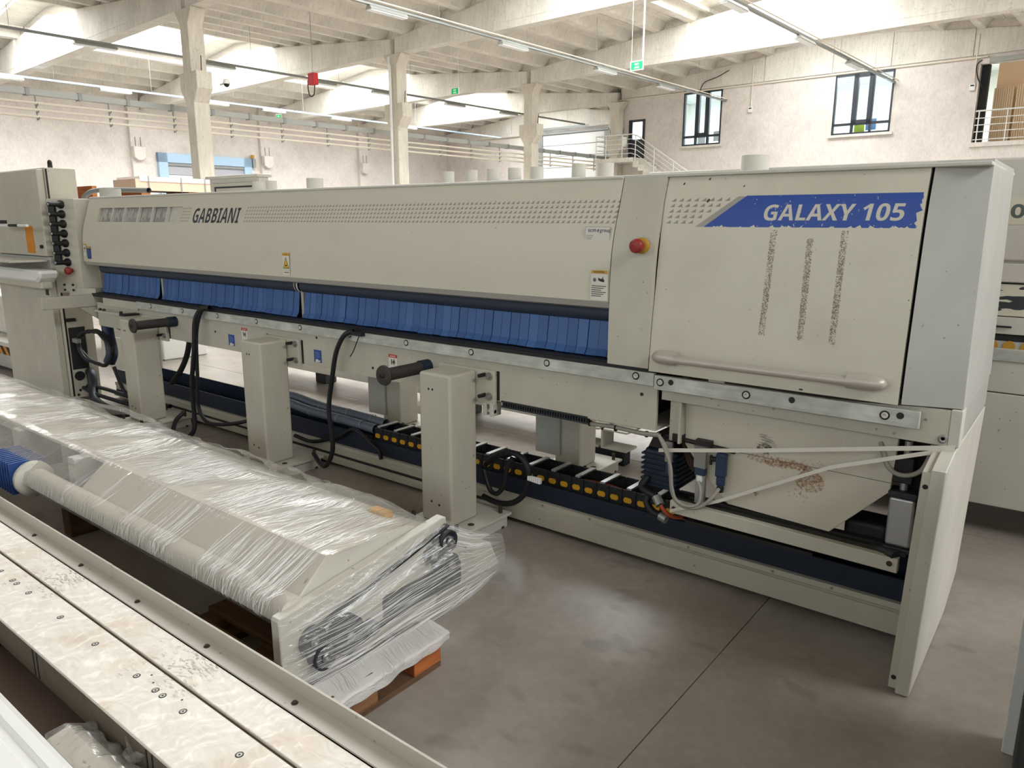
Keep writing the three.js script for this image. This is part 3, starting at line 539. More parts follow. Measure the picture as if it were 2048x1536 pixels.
const doorTex = canvasTex(1024, 1024, (g, w, h) => {
  const x0 = -1.484, x1 = -0.495, y0 = 1.012, y1 = 1.845, X = (x) => (x - x0) / (x1 - x0) * w, Y = (y) => (1 - (y - y0) / (y1 - y0)) * h, kx = w / (x1 - x0), ky = h / (y1 - y0);
  g.fillStyle = CREAMCSS; g.fillRect(0, 0, w, h); blotch(g, w, h, 50, 0.045); speckle(g, w, h, 40, '#5a5044', 1, 3.2);
  const cut = (y) => -1.335 + (y - 1.63) * 1.42 - 0.02; triRows(g, X, Y, -1.455, -1.1, 0.0335, cut);
  const poly = (c, p) => { g.fillStyle = c; g.beginPath(); p.forEach(([a, b], i) => i ? g.lineTo(X(a), Y(b)) : g.moveTo(X(a), Y(b))); g.fill(); };
  poly('#9a978f', [[-1.333, 1.63], [-1.28, 1.63], [-1.115, 1.75], [-1.165, 1.75]]);
  const edge = [[-1.295, 1.63], [-1.13, 1.752], [-0.5, 1.752]]; for (let k = 0; k <= 14; k++) edge.push([-0.5 - (k > 7 ? 0.012 : 0) - rnd() * 0.012, 1.752 - 0.122 * k / 14]); poly('#24489a', edge);
  g.save(); g.translate(X(-1.06), Y(1.662)); g.scale(kx, ky); g.transform(1, 0, -0.13, 1, 0, 0); g.fillStyle = '#c9c4b6'; g.font = 'bold 1px sans-serif'; const tw = g.measureText('GALAXY 105').width; g.scale(0.505 / tw, 0.083); g.fillText('GALAXY 105', 0, 0); g.restore();
  g.fillStyle = CREAMCSS; for (let k = 0; k < 26; k++) { const x = X(rr(-1.26, -0.5)), y = Y(1.63) + 2; g.beginPath(); g.moveTo(x, y); g.lineTo(x + rr(4, 22), y - rr(3, 15)); g.lineTo(x + rr(10, 30), y); g.fill(); }
  for (let k = 0; k < 46; k++) { g.save(); g.translate(X(rr(-1.1, -0.51)), Y(rr(1.635, 1.75))); g.rotate(rr(-1, 1)); g.fillRect(0, 0, rr(1, 3), rr(3, 14)); g.restore(); }
  for (const [xa, ya, xb, yb] of [[-1.005, 1.62, -1.008, 1.215], [-0.865, 1.59, -0.858, 1.21], [-0.745, 1.62, -0.742, 1.205]]) for (let k = 0; k < 3400; k++) { const t = rnd(), y = ya + (yb - ya) * t, x = xa + (xb - xa) * t + rr(-0.0115, 0.0115), d = fbm(t, x * 9, 6, 6, 3, 7); if (rnd() > d * 1.5) continue; g.fillStyle = rnd() < 0.7 ? 'rgba(92,80,64,.75)' : 'rgba(206,200,186,.7)'; g.fillRect(X(x), Y(y), rr(1, 4), rr(1, 3.4)); }
  g.fillStyle = '#403a31'; for (const [a, b, r] of [[-1.29, 1.735, 6], [-1.41, 1.806, 4], [-1.3, 1.822, 4], [-1.15, 1.79, 3]]) { g.beginPath(); g.ellipse(X(a), Y(b), r, r * 1.7, 0.5, 0, 7); g.fill(); }
  g.fillRect(X(-1.25), 2, 14, 8); g.fillRect(X(-1.1), 0, 24, 7); g.fillRect(X(-1.47), 0, 18, 9); g.fillRect(X(-0.84), Y(1.025), 14, 9);
});
const coverMat = std({ map: coverTex, color: 0xffffff, roughness: 0.45 });
const doorMat = std({ map: doorTex, color: 0xffffff, roughness: 0.45 });
{
  const A = -6.77, Z = -5.41, lo = 1.638, hi = 1.752, seg = (a, b, y0, y1) => faceUV(soft(polyX(skin(cz, y0, y1, 0.03), a, b)), CX0, CX1, CYa, CYb);
  const cover = part(saw, 'guard_cover', [seg(CX0, A, CYa, CYb), seg(Z, CX1, CYa, CYb), seg(A, Z, CYa, lo), seg(A, Z, hi, CYb)], coverMat);
  [-6.77, -6.52, -6.31, -6.07, -5.85, -5.62].forEach((x, i, a) => {
    const x1 = i < 5 ? a[i + 1] : Z;
    if (i) part(cover, 'divider', polyX(skin(cz, lo - 0.002, hi + 0.002, 0.02), x - 0.012, x + 0.012), M.creamPale);
    part(cover, 'vent_panel', sheet(6, 4, (s, t) => { const y = lo + (hi - lo) * t; return [x - 0.01 + (x1 - x + 0.02) * s, y, cz(y) - 0.008 - 0.014 * (1 - s) + 0.003 * Math.sin(7 * s + i)]; }), i === 5 ? M.creamPale : M.ventFilm);
  });
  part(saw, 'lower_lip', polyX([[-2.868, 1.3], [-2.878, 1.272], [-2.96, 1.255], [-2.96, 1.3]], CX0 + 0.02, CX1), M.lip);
  part(saw, 'fixed_panel', [soft(polyX(skin(cz, 1.022, 1.845, 0.03), -1.692, -1.487))], M.cream);
  part(saw, 'housing_dark_fill', [bx(CX0 + 0.03, -0.33, 1.3, 1.83, -3.74, -3.03), bx(-1.69, -0.33, 1.02, 1.3, -3.74, -2.95), bx(-7, -1.7, 1.0, 1.3, -3.74, -3.05)], M.black);  // solid black in place of the dark inside of the housing
  part(saw, 'top_deck', [rb(CX0, -0.316, 1.836, 1.85, -3.75, -2.972, 0.004), rb(CX0, -1.7, 1.835, 1.846, -2.98, -2.966, 0.003)], M.creamPale);
  part(saw, 'back_panel', rb(CX0, -0.33, 0.95, 1.84, -3.77, -3.74, 0.004), M.cream);
  part(saw, 'end_plate', bx(CX0 - 0.01, CX0, 1.0, 1.83, -3.75, -2.99), M.cream);
  const door = part(saw, 'guard_door', faceUV(soft(polyX(skin(dz, 1.012, 1.842, 0.026), -1.484, -0.495)), -1.484, -0.495, 1.012, 1.845), doorMat, 'guard door with the blue nameplate and three rubbed vertical stripes');
  // push bar on the door with two rounded end pieces
  part(door, 'push_bar', cyl([-1.38, 1.083, -2.832], [-0.64, 1.083, -2.832], 0.017), M.handle);
  for (const [a, b, s] of [[-1.46, -1.345, -1], [-0.665, -0.53, 1]]) {
    const rings = [], c = s < 0 ? b : a, len = b - a;
    for (let i = 0; i <= 10; i++) { const t = i / 10, k = Math.sqrt(Math.max(0, 1 - Math.pow(Math.max(0, (t - 0.5) / 0.5), 2.2))), ring = []; for (let j = 0; j < 16; j++) { const a2 = j / 16 * Math.PI * 2; ring.push([c + s * len * t, 1.085 + 0.030 * (0.1 + 0.9 * k) * Math.sin(a2), -2.848 + (0.032 * (0.1 + 0.9 * k)) * Math.cos(a2)]); } rings.push(s > 0 ? ring : ring.reverse()); }
    part(door, 'bar_end', loft(rings, 1.0), M.handle);
  }
  part(saw, 'emergency_button', [lathe([[0, 0.075], [0.022, 0.074], [0.030, 0.066], [0.031, 0.05], [0.024, 0.038], [0.016, 0.03], [0.016, 0]], [-1.545, 1.55, cz(1.55)], [-1.545, 1.55, 0])], M.red, 'red mushroom emergency button');
  part(saw, 'button_collar', lathe([[0.034, 0], [0.034, 0.014], [0.016, 0.016]], [-1.545, 1.55, cz(1.55)], [-1.545, 1.55, 0]), M.mustard);
  // end cover: bent pale sheet at the right end
  const rings = [];
  for (let i = 0; i <= 14; i++) { const y = 1.016 + (1.856 - 1.016) * i / 14, t = i / 14, xr = -0.297 - 0.02 * t; rings.push([[-0.484, y, dz(y) - 0.003], [xr, y + 0.004, dz(y) - 0.042], [xr + 0.001, y + 0.004, -3.7], [-0.484, y, -3.7]].reverse()); }
  part(saw, 'end_cover', loft(rings, 0.25), M.creamGrey, 'grey cream bent end cover');
  // steel rail in two lengths with cap screws
  const railA = part(saw, 'rail', rb(-6.12, -1.453, 0.948, 1.006, -2.886, -2.86, 0.003), M.steel), railB = part(saw, 'rail', rb(-1.45, -0.418, 0.937, 1.0, -2.884, -2.858, 0.003), M.steel);
  const screw = (x, y, z, p) => { part(p, 'cap_screw', lathe([[0.0115, 0], [0.0115, 0.004], [0.006, 0.005], [0.005, 0.001], [0.0, 0.001]], [x, y, z], [x, y, 0], 14), M.creamPale); part(p, 'countersink', lathe([[0.0175, 0], [0.0175, 0.0014], [0.0115, 0.0016]], [x, y, z], [x, y, 0], 16), M.black); };
  for (let k = 0; k < 10; k++) screw(-5.88 + 0.4822 * k, 0.985, -2.86, railA);
  for (const x of [-1.42, -1.04, -0.53]) screw(x, 0.972, -2.858, railB);
  for (const x of [-1.37, -0.86, -0.48]) part(railB, 'bore', cyl([x, 0.978, -2.859], [x, 0.978, -2.8572], 0.0125), M.darkSteel);
  part(saw, 'slot_channel', [bx(-6.95, -1.455, 0.998, 1.024, -3.0, -2.872), bx(-6.9, -1.46, 1.016, 1.03, -2.93, -2.885)], M.black);
  // blue curtain strips
  part(saw, 'curtain_roll', [cyl([-6.93, 1.24, -2.995], [-4.1, 1.24, -2.995], 0.046), cyl([-4.06, 1.24, -2.995], [-1.7, 1.24, -2.995], 0.046)], M.blueRoll);
  part(saw, 'roll_hoop', [lathe([[0.049, 0], [0.049, 0.016]], [-4.09, 1.24, -2.995], [0, 1.24, -2.995], 18), lathe([[0.049, 0], [0.049, 0.008]], [-4.115, 1.24, -2.995], [0, 1.24, -2.995], 18)], M.creamPale);
  let x = -6.94, k = 0;
  while (x < -1.745) {
    const w = 0.056, gap = Math.abs(x + 5.95) < 0.03 || Math.abs(x + 4.1) < 0.03;
    if (!gap) { const o = rr(-0.003, 0.003), l = rr(-0.002, 0.002); part(saw, 'curtain_strip', polyX([[-2.992 + o, 1.215], [-2.972 + o, 1.064 + l], [-2.952 + o, 1.034 + l], [-2.955 + o, 1.031 + l], [-2.976 + o, 1.062 + l], [-2.996 + o, 1.215]].reverse(), x, x + w), M.blue[k % 3 ? (k % 5 ? 0 : 2) : 1]); }
    else part(saw, 'strip_holder', bx(x + 0.015, x + 0.04, 1.03, 1.21, -3.0, -2.985), M.creamGrey);
    x += w + 0.003; k++;
  }
  // hollow table beam, welded pads and fixings
  part(saw, 'table_beam', [bx(-6.9, -1.445, 0.742, 0.948, -2.9, -2.885), bx(-6.9, -1.445, 0.742, 0.757, -3.42, -2.9), bx(-6.9, -1.445, 0.742, 0.948, -3.435, -3.42), bx(-6.9, -1.445, 0.933, 0.948, -3.42, -2.9)], M.cream);
  part(saw, 'beam_hollow_shade', bx(-1.6, -1.55, 0.757, 0.933, -3.42, -2.9), M.black);  // black block stands in for the shade inside the hollow beam
  part(saw, 'cable_comb', [bx(-2.32, -1.8, 0.742, 0.75, -2.91, -2.878), ...Array.from({ length: 34 }, (_, i) => bx(-2.31 + i * 0.0152, -2.303 + i * 0.0152, 0.722, 0.744, -2.91, -2.878)), bx(-2.32, -1.8, 0.715, 0.723, -2.91, -2.878)], M.charcoal);
  part(saw, 'left_apron', [bx(-6.75, -6.13, 0.93, 1.02, -2.89, -2.875), bx(-6.62, -6.1, 0.9, 0.912, -2.86, -2.74)], M.cream);
  part(saw, 'apron_foot', [bx(-6.16, -6.08, 0.898, 0.914, -2.86, -2.735), ...[-6.55, -6.48, -6.18].map((a) => cyl([a, 0.912, -2.76], [a, 0.93, -2.76], 0.012))], M.black);
  for (const [a, b] of [[-4.35, 0.9], [-5.0, 0.86], [-3.82, 0.93], [-3.3, 0.8], [-1.52, 0.9]]) part(saw, 'plug_screw', cyl([a, b, -2.886], [a, b, -2.882], 0.008, undefined, 10), M.darkSteel);
}
// supports: front pillars with flange, studs, base plate and ribs; rear pillars behind
function pillar(xl, xr, zf, zb, top, front) {
  const p = part(saw, 'pillar', rb(xl, xr, 0.085, top, zb, zf, 0.016), M.cream);
  const a = xl - 0.06, b = xr + 0.11, f = zf + 0.06, r = zb - 0.16;
  part(p, 'base_plate', rb(a, b, 0.07, 0.086, r, f, 0.003), M.creamPale);
  for (const t of [0.12, 0.42, 0.62, 0.92]) { const x = a + (b - a) * t; part(p, 'rib', rb(x - 0.008, x + 0.008, 0, 0.07, r + 0.01, f - 0.03, 0.003), M.creamPale); }
  for (const [x, z] of [[a + 0.03, f - 0.03], [b - 0.05, f - 0.03], [b - 0.04, r + 0.05], [a + 0.03, r + 0.05]]) part(p, 'stud', [cyl([x, 0, z], [x, 0.128, z], 0.011, undefined, 10), cyl([x, 0, z], [x, 0.012, z], 0.022, undefined, 10)], M.rust);
  part(p, 'slot', cyl([b - 0.06, 0.0855, (f + r) / 2 + 0.06], [b - 0.06, 0.0875, (f + r) / 2 + 0.06], 0.018, undefined, 12), M.rust);
  if (front) {
    const fl = part(p, 'flange', rb(xl - 0.05, xr + 0.118, 0.722, 0.902, -2.884, -2.862, 0.003), M.cream);
    for (const y of [0.765, 0.872]) { part(p, 'washer', [cyl([xr + 0.085, y, -2.862], [xr + 0.085, y, -2.856], 0.021), cyl([xr + 0.085, y, -2.856], [xr + 0.085, y, -2.845], 0.012, undefined, 6)], M.zinc); part(p, 'stud', cyl([xr + 0.055, y + 0.006, -2.862], [xr + 0.055, y + 0.006, -2.815], 0.0105, undefined, 12), M.black); }
    part(p, 'shadow_gap', bx(xr + 0.118, xr + 0.136, 0.745, 0.9, -2.8846, -2.884), M.black);
    for (const t of [0.33, 0.45]) part(p, 'hole', cyl([xl + (xr - xl) * t, top - 0.085, zf - 0.001], [xl + (xr - xl) * t, top - 0.085, zf + 0.0006], 0.0065, undefined, 10), M.black);
    for (const [t, y] of [[0.35, 0.2], [0.6, 0.19]]) part(p, 'hole', cyl([xl + (xr - xl) * t, y, zf - 0.001], [xl + (xr - xl) * t, y, zf + 0.0006], 0.007, undefined, 10), M.rust);
  } else part(p, 'flange', rb(xl - 0.14, xl + 0.05, 0.15, top, zf, zf + 0.02, 0.003), M.creamGrey);
  return p;
}
pillar(-6.0, -5.79, -2.655, -2.862, 0.895, true); pillar(-4.32, -4.1, -2.655, -2.862, 0.895, true); pillar(-2.69, -2.47, -2.655, -2.862, 0.895, true);
pillar(-4.32, -4.12, -3.86, -4.06, 0.98, false); pillar(-2.66, -2.46, -3.86, -4.06, 0.98, false);
part(saw, 'rear_beam', bx(-6.9, -0.4, 0.62, 0.74, -3.86, -3.8), M.creamPale);
part(saw, 'clevis', [rb(-2.43, -2.405, 0.66, 0.725, -2.93, -2.86, 0.004), rb(-2.385, -2.36, 0.66, 0.73, -2.93, -2.86, 0.004), cyl([-2.43, 0.685, -2.88], [-2.36, 0.685, -2.88], 0.01)], M.creamPale);
// roller arms that stick out of the table beam
for (const [x, y] of [[-5.56, 0.888], [-2.845, 0.866]]) {
  const a = part(saw, 'roller_arm', cyl([x, y, -2.885], [x, y, -2.56], 0.034, undefined, 24), M.roller);
  part(a, 'end_disc', lathe([[0, 0.018], [0.05, 0.016], [0.054, 0.008], [0.054, 0], [0, 0]], [x, y, -2.565], [x, y, 0]), M.roller);
  part(a, 'cap_screw', lathe([[0.011, 0], [0.011, 0.012], [0.005, 0.012], [0.005, 0.004], [0, 0.004]], [x, y, -2.547], [x, y, 0], 12), M.darkSteel);
  part(a, 'collar', cyl([x, y, -2.885], [x, y, -2.82], 0.04, undefined, 24), M.navy);
}
// base beam with a recessed face on its left part, navy tray above it
part(saw, 'base_beam', [polyX([[-3.07, 0.028], [-3.07, 0.062], [-3.104, 0.07], [-3.104, 0.082], [-3.096, 0.086], [-3.096, 0.124], [-3.09, 0.128], [-3.09, 0.155], [-3.5, 0.155], [-3.5, 0.028]].reverse(), -7.2, -2.5), polyX([[-3.07, 0.028], [-3.07, 0.124], [-3.08, 0.126], [-3.08, 0.129], [-3.09, 0.13], [-3.09, 0.155], [-3.5, 0.155], [-3.5, 0.028]].reverse(), -2.5, -0.38)], M.cream);
for (const x of [-6.5, -4.9, -3.3, -2.0, -0.6]) part(saw, 'beam_foot', bx(x - 0.05, x + 0.05, 0, 0.028, -3.45, -3.3), M.charcoal);
part(saw, 'groove', bx(-7.2, -2.5, 0.064, 0.084, -3.1045, -3.095), M.charcoal);
for (const x of [-2.2, -1.9, -1.35, -0.95, -0.7]) part(saw, 'cap_screw', cyl([x, 0.142, -3.091], [x, 0.142, -3.086], 0.006, undefined, 8), M.zinc);
part(saw, 'cable_tray', [bx(-7.2, -3.6, 0.155, 0.272, -3.125, -3.115), bx(-3.6, -0.4, 0.155, 0.248, -3.125, -3.115), bx(-7.2, -0.4, 0.155, 0.30, -3.35, -3.34), bx(-7.2, -0.4, 0.155, 0.165, -3.34, -3.125)], M.navy);
{
  // energy chain lying in the tray: links with yellow pads, crossbars, wires
  const ch = part(saw, 'energy_chain', bx(-3.6, -1.4, 0.17, 0.18, -3.32, -3.14), M.black), p = 0.0775;
  for (let i = 0; i < 28; i++) {
    const x = -3.6 + i * p;
    part(ch, 'link', [-3.148, -3.318].flatMap((z) => [rb(x, x + p * 0.96, 0.235, 0.325, z - 0.006, z + 0.006, 0.004), rb(x + p * 0.5, x + p * 1.25, 0.246, 0.314, z - 0.008, z + 0.002, 0.003)]), M.black);
    part(ch, 'yellow_pad', polyZ([[x + 0.008, 0.268], [x + 0.016, 0.26], [x + 0.046, 0.26], [x + 0.054, 0.268], [x + 0.054, 0.28], [x + 0.046, 0.288], [x + 0.016, 0.288], [x + 0.008, 0.28]], -3.142, -3.137), M.yellow);
    if (i % 2 === 0) part(ch, 'crossbar', rb(x + 0.016, x + 0.046, 0.324, 0.336, -3.318, -3.148, 0.003), M.alu);
  }
  for (let i = 0; i < 6; i++) { const z = -3.18 - i * 0.023, a = []; for (let k = 0; k <= 8; k++) a.push([-3.65 + k * 0.28, 0.235 + 0.03 * Math.sin(k * 1.7 + i * 2), z + 0.008 * Math.sin(k + i)]); part(ch, 'wire', tube(a, 0.008, 30, 6), [M.orange, M.black, M.white, M.greyCable, M.black, M.orange][i]); }
}
// end frame at the right: plate, post, loose leg panel, side skins
part(saw, 'frame_plate', [polyZ([[-1.43, 0.887], [-0.33, 0.882], [-0.33, 1.012], [-0.42, 1.012], [-1.43, 0.94]], -2.93, -2.9, 0.002)], M.cream);
for (const [x, y, r] of [[-0.41, 0.99, 0.009], [-0.372, 0.998, 0.013], [-0.392, 0.945, 0.013], [-0.345, 1.0, 0.012]]) part(saw, 'bore', cyl([x, y, -2.901], [x, y, -2.8985], r, undefined, 14), M.black);
for (const [x, y] of [[-0.94, 0.922], [-1.2, 0.925], [-0.5, 0.9], [-0.56, 0.905]]) part(saw, 'plug_screw', cyl([x, y, -2.901], [x, y, -2.896], 0.005, undefined, 8), M.zinc);
part(saw, 'bore', cyl([-0.69, 0.92, -2.901], [-0.69, 0.92, -2.8985], 0.012, undefined, 14), M.darkSteel);
part(saw, 'cap_screw', lathe([[0.016, 0], [0.016, 0.006], [0.008, 0.006], [0.006, 0.002], [0, 0.002]], [-0.345, 0.908, -2.9], [-0.345, 0.908, 0], 14), M.zinc);
part(saw, 'corner_post', rb(-0.33, -0.294, 0.882, 1.016, -2.98, -2.896, 0.004), M.creamPale);
part(saw, 'side_sill', rb(-0.33, -0.3, 0.887, 1.012, -3.7, -2.98, 0.003), M.creamGrey);
{
  const lean = (g) => { const p = g.attributes.position; for (let i = 0; i < p.count; i++) p.setX(i, p.getX(i) - 0.024 * (1 - p.getY(i) / 0.85)); g.computeVertexNormals(); return g; };
  part(saw, 'leg_panel', lean(polyX([[-2.7, 0.004], [-2.7, 0.846], [-2.86, 0.878], [-3.69, 0.878], [-3.69, 0.1], [-3.44, 0.004]].reverse(), -0.34, -0.301, 0.003)), M.creamPale, 'leaning end panel with a scuffed lower edge');
  part(saw, 'leg_flange', lean(polyX([[-2.702, 0.02], [-2.702, 0.836], [-2.86, 0.868], [-2.86, 0.02]].reverse(), -0.366, -0.34, 0.002)), M.cream);
  for (const [x, y] of [[-0.354, 0.785], [-0.376, 0.062]]) part(saw, 'bore', cyl([x, y, -2.703], [x, y, -2.7005], 0.0085, undefined, 12), M.black);
}
{
  // belly plate with old rust runs, guide bar, motor, sensors, cylinder
  const tex = canvasTex(1024, 512, (g, w, h) => {
    g.fillStyle = '#c9c3b2'; g.fillRect(0, 0, w, h); blotch(g, w, h, 40, 0.06); speckle(g, w, h, 30, '#6d6252', 1, 3);
    const X = (x) => (x + 1.34) / 0.86 * w, Y = (y) => (1 - (y - 0.44) / 0.44) * h;
    const run = (x, y, rx, ry, n, c) => { for (let k = 0; k < n; k++) { const a = rnd() * 7, r = Math.sqrt(rnd()); g.fillStyle = c; g.globalAlpha = rr(0.1, 0.45); g.beginPath(); g.ellipse(X(x + rx * r * Math.cos(a)), Y(y + ry * r * Math.sin(a)), rr(1, 8), rr(1, 6), rnd() * 3, 0, 7); g.fill(); } g.globalAlpha = 1; };
    run(-0.92, 0.69, 0.13, 0.022, 420, '#8f6a4c'); run(-0.79, 0.635, 0.055, 0.045, 460, '#8a5f42'); run(-0.88, 0.685, 0.1, 0.012, 160, '#6d4327'); run(-0.98, 0.735, 0.03, 0.022, 130, '#2f241a'); run(-1.0, 0.54, 0.01, 0.012, 20, '#4a2f1e'); run(-0.83, 0.57, 0.04, 0.03, 24, '#6e5038'); run(-0.78, 0.71, 0.05, 0.02, 26, '#8a7358');
    g.strokeStyle = '#3d3429'; for (let k = 0; k < 26; k++) { g.lineWidth = rr(1, 2.6); g.globalAlpha = rr(0.3, 0.8); const y = Y(0.77 + rr(-0.025, 0.025)), x = X(-0.99 + rr(-0.03, 0.02)); g.beginPath(); g.moveTo(x, y); g.lineTo(x + rr(20, 70), y + rr(0, 6)); g.stroke(); } g.globalAlpha = 1;
    g.strokeStyle = '#6b6454'; g.lineWidth = 3; g.beginPath(); g.moveTo(X(-1.15), Y(0.7)); g.lineTo(X(-0.5), Y(0.695)); g.stroke();
  });
  const plate = polyZ([[-1.34, 0.885], [-1.33, 0.69], [-1.26, 0.6], [-1.12, 0.46], [-0.7, 0.445], [-0.5, 0.66], [-0.49, 0.885]].reverse(), -2.975, -2.95, 0.002);
  const bp = part(saw, 'belly_plate', faceUV(plate, -1.34, -0.48, 0.44, 0.88), std({ map: tex, color: 0xffffff, roughness: 0.55 }), 'belly plate stained with rust');
  for (const [x, y] of [[-1.2, 0.845], [-1.0, 0.66], [-0.985, 0.655]]) part(bp, 'bore', cyl([x, y, -2.951], [x, y, -2.9485], 0.006, undefined, 10), M.black);
  part(saw, 'angle_bracket', [bx(-1.4, -1.345, 0.7, 0.885, -2.96, -2.93), bx(-1.345, -1.335, 0.7, 0.885, -2.96, -2.9)], M.cream);
  const bar = part(saw, 'guide_bar', polyZ([[-1.365, 0.375], [-0.437, 0.366], [-0.437, 0.422], [-1.365, 0.432]], -2.93, -2.9, 0.002), M.cream);
  for (const x of [-1.345, -0.465]) part(bar, 'bore', cyl([x, 0.398, -2.901], [x, 0.398, -2.8975], 0.011, undefined, 14), M.rust);
  part(saw, 'linear_guide', [bx(-1.36, -0.42, 0.425, 0.44, -3.0, -2.93), bx(-1.3, -0.42, 0.44, 0.45, -2.99, -2.955)], M.darkSteel);
  part(saw, 'slide_plate', [bx(-1.3, -0.75, 0.33, 0.345, -3.08, -2.93), polyZ([[-1.3, 0.36], [-1.2, 0.33], [-0.75, 0.33], [-0.75, 0.36]], -3.02, -2.96)], M.darkSteel);
  const mot = part(saw, 'motor', [rb(-1.545, -1.375, 0.44, 0.63, -3.2, -2.97, 0.02), ...Array.from({ length: 7 }, (_, i) => bx(-1.55, -1.37, 0.455 + i * 0.024, 0.463 + i * 0.024, -3.2, -2.962))], M.navy);
  part(mot, 'flange', polyZ([[-1.53, 0.63], [-1.39, 0.63], [-1.41, 0.70], [-1.5, 0.70]], -3.16, -2.99, 0.006), M.darkSteel);
  part(mot, 'gland', [cyl([-1.445, 0.425, -2.92], [-1.415, 0.395, -2.905], 0.021), cyl([-1.42, 0.338, -2.92], [-1.385, 0.33, -2.915], 0.021)], M.zinc);
  part(mot, 'corrugated_hose', [tube([[-1.515, 0.49, -2.97], [-1.53, 0.45, -2.94], [-1.49, 0.435, -2.925], [-1.445, 0.425, -2.92]], 0.018), tube([[-1.49, 0.43, -2.96], [-1.5, 0.38, -2.94], [-1.46, 0.345, -2.925], [-1.42, 0.338, -2.92]], 0.018)], M.rubber);
  part(mot, 'wire', tube([[-1.415, 0.395, -2.905], [-1.385, 0.36, -2.915], [-1.36, 0.34, -2.94], [-1.34, 0.33, -2.98]], 0.009), M.orange);
  const s1 = part(saw, 'sensor_bracket', [rb(-1.41, -1.375, 0.6, 0.695, -2.93, -2.915, 0.003)], M.zinc); part(s1, 'sensor', rb(-1.405, -1.38, 0.545, 0.6, -2.94, -2.915, 0.004), M.navyBlue);
  const s2 = part(saw, 'sensor_bracket', [rb(-1.27, -1.215, 0.605, 0.7, -2.925, -2.91, 0.003), bx(-1.27, -1.21, 0.7, 0.705, -2.95, -2.9)], M.zinc); part(s2, 'sensor', rb(-1.265, -1.217, 0.572, 0.606, -2.94, -2.912, 0.004), M.navyBlue); part(s2, 'post', [bx(-1.262, -1.22, 0.44, 0.572, -2.945, -2.925)], M.alu); part(s2, 'plug', rb(-1.255, -1.23, 0.54, 0.572, -2.93, -2.915, 0.004), M.white);
  const s3 = part(saw, 'limit_switch', [rb(-1.17, -1.125, 0.585, 0.69, -2.935, -2.905, 0.006), rb(-1.165, -1.128, 0.545, 0.586, -2.93, -2.91, 0.006)], M.navyBlue); part(s3, 'gland', lathe([[0.012, 0], [0.016, 0.012], [0.014, 0.03], [0.006, 0.034]], [-1.146, 0.548, -2.92], [-1.146, 0, -2.92], 12), M.rubber); part(s3, 'roller_lever', [cyl([-1.19, 0.655, -2.92], [-1.17, 0.66, -2.92], 0.011), bx(-1.2, -1.19, 0.63, 0.672, -2.925, -2.915)], M.black);
  part(saw, 'slide_rod', [cyl([-1.42, 0.715, -2.94], [-1.1, 0.70, -2.94], 0.01), bx(-1.38, -1.33, 0.7, 0.735, -2.96, -2.92), bx(-1.27, -1.2, 0.7, 0.73, -2.96, -2.92)], M.darkSteel);
  part(saw, 'dust_hose', tube([[-1.36, 0.69, -3.02], [-1.33, 0.62, -3.0], [-1.29, 0.58, -2.98], [-1.27, 0.6, -2.96]], 0.022), M.rust);
  const cy = part(saw, 'air_cylinder', rb(-0.5, -0.41, 0.45, 0.645, -3.02, -2.945, 0.012), M.alu); part(cy, 'head', [rb(-0.505, -0.405, 0.645, 0.67, -3.02, -2.94, 0.006), rb(-0.505, -0.405, 0.43, 0.45, -3.02, -2.94, 0.006)], M.charcoal); part(cy, 'rod', cyl([-0.46, 0.67, -2.98], [-0.46, 0.86, -2.98], 0.014), M.alu); part(cy, 'fork', [rb(-0.5, -0.43, 0.7, 0.8, -3.0, -2.95, 0.006)], M.black); part(cy, 'fitting', [cyl([-0.48, 0.43, -2.93], [-0.45, 0.43, -2.91], 0.018), cyl([-0.54, 0.43, -2.95], [-0.47, 0.43, -2.93], 0.014)], M.charcoal);
  part(saw, 'gear_unit', [rb(-0.58, -0.36, 0.72, 0.88, -3.3, -3.05, 0.02), rb(-0.47, -0.36, 0.55, 0.72, -3.25, -3.03, 0.02), rb(-0.66, -0.5, 0.42, 0.5, -3.15, -3.0, 0.02), cyl([-0.42, 0.5, -3.0], [-0.38, 0.75, -2.95], 0.02)], M.black);
  part(saw, 'inner_wall', [bx(-1.42, -0.36, 0.44, 0.89, -3.6, -3.58)], M.creamGrey);
}
// dust spouts along the top
[[-7.6, 0.095, -3.42], [-5.27, 0.042, -3.5], [-5.09, 0.042, -3.5], [-4.53, 0.06, -3.48], [-3.24, 0.038, -3.5], [-3.05, 0.038, -3.5], [-2.88, 0.038, -3.5], [-2.72, 0.038, -3.5], [-2.56, 0.038, -3.5], [-2.28, 0.038, -3.5], [-2.11, 0.043, -3.5], [-1.31, 0.062, -3.5]].forEach(([x, r, z], i) => part(saw, 'dust_spout', [lathe([[r - 0.004, 0], [r - 0.004, 0.1], [r, 0.1], [r, -0.1], [r + 0.01, -0.1]].reverse(), [x, 1.85, z], [x, 9, z], 24)], i ? M.creamPale : M.creamGrey));
part(saw, 'spout_plate', [rb(-1.46, -1.16, 1.85, 1.858, -3.62, -3.36, 0.003)], M.creamPale);
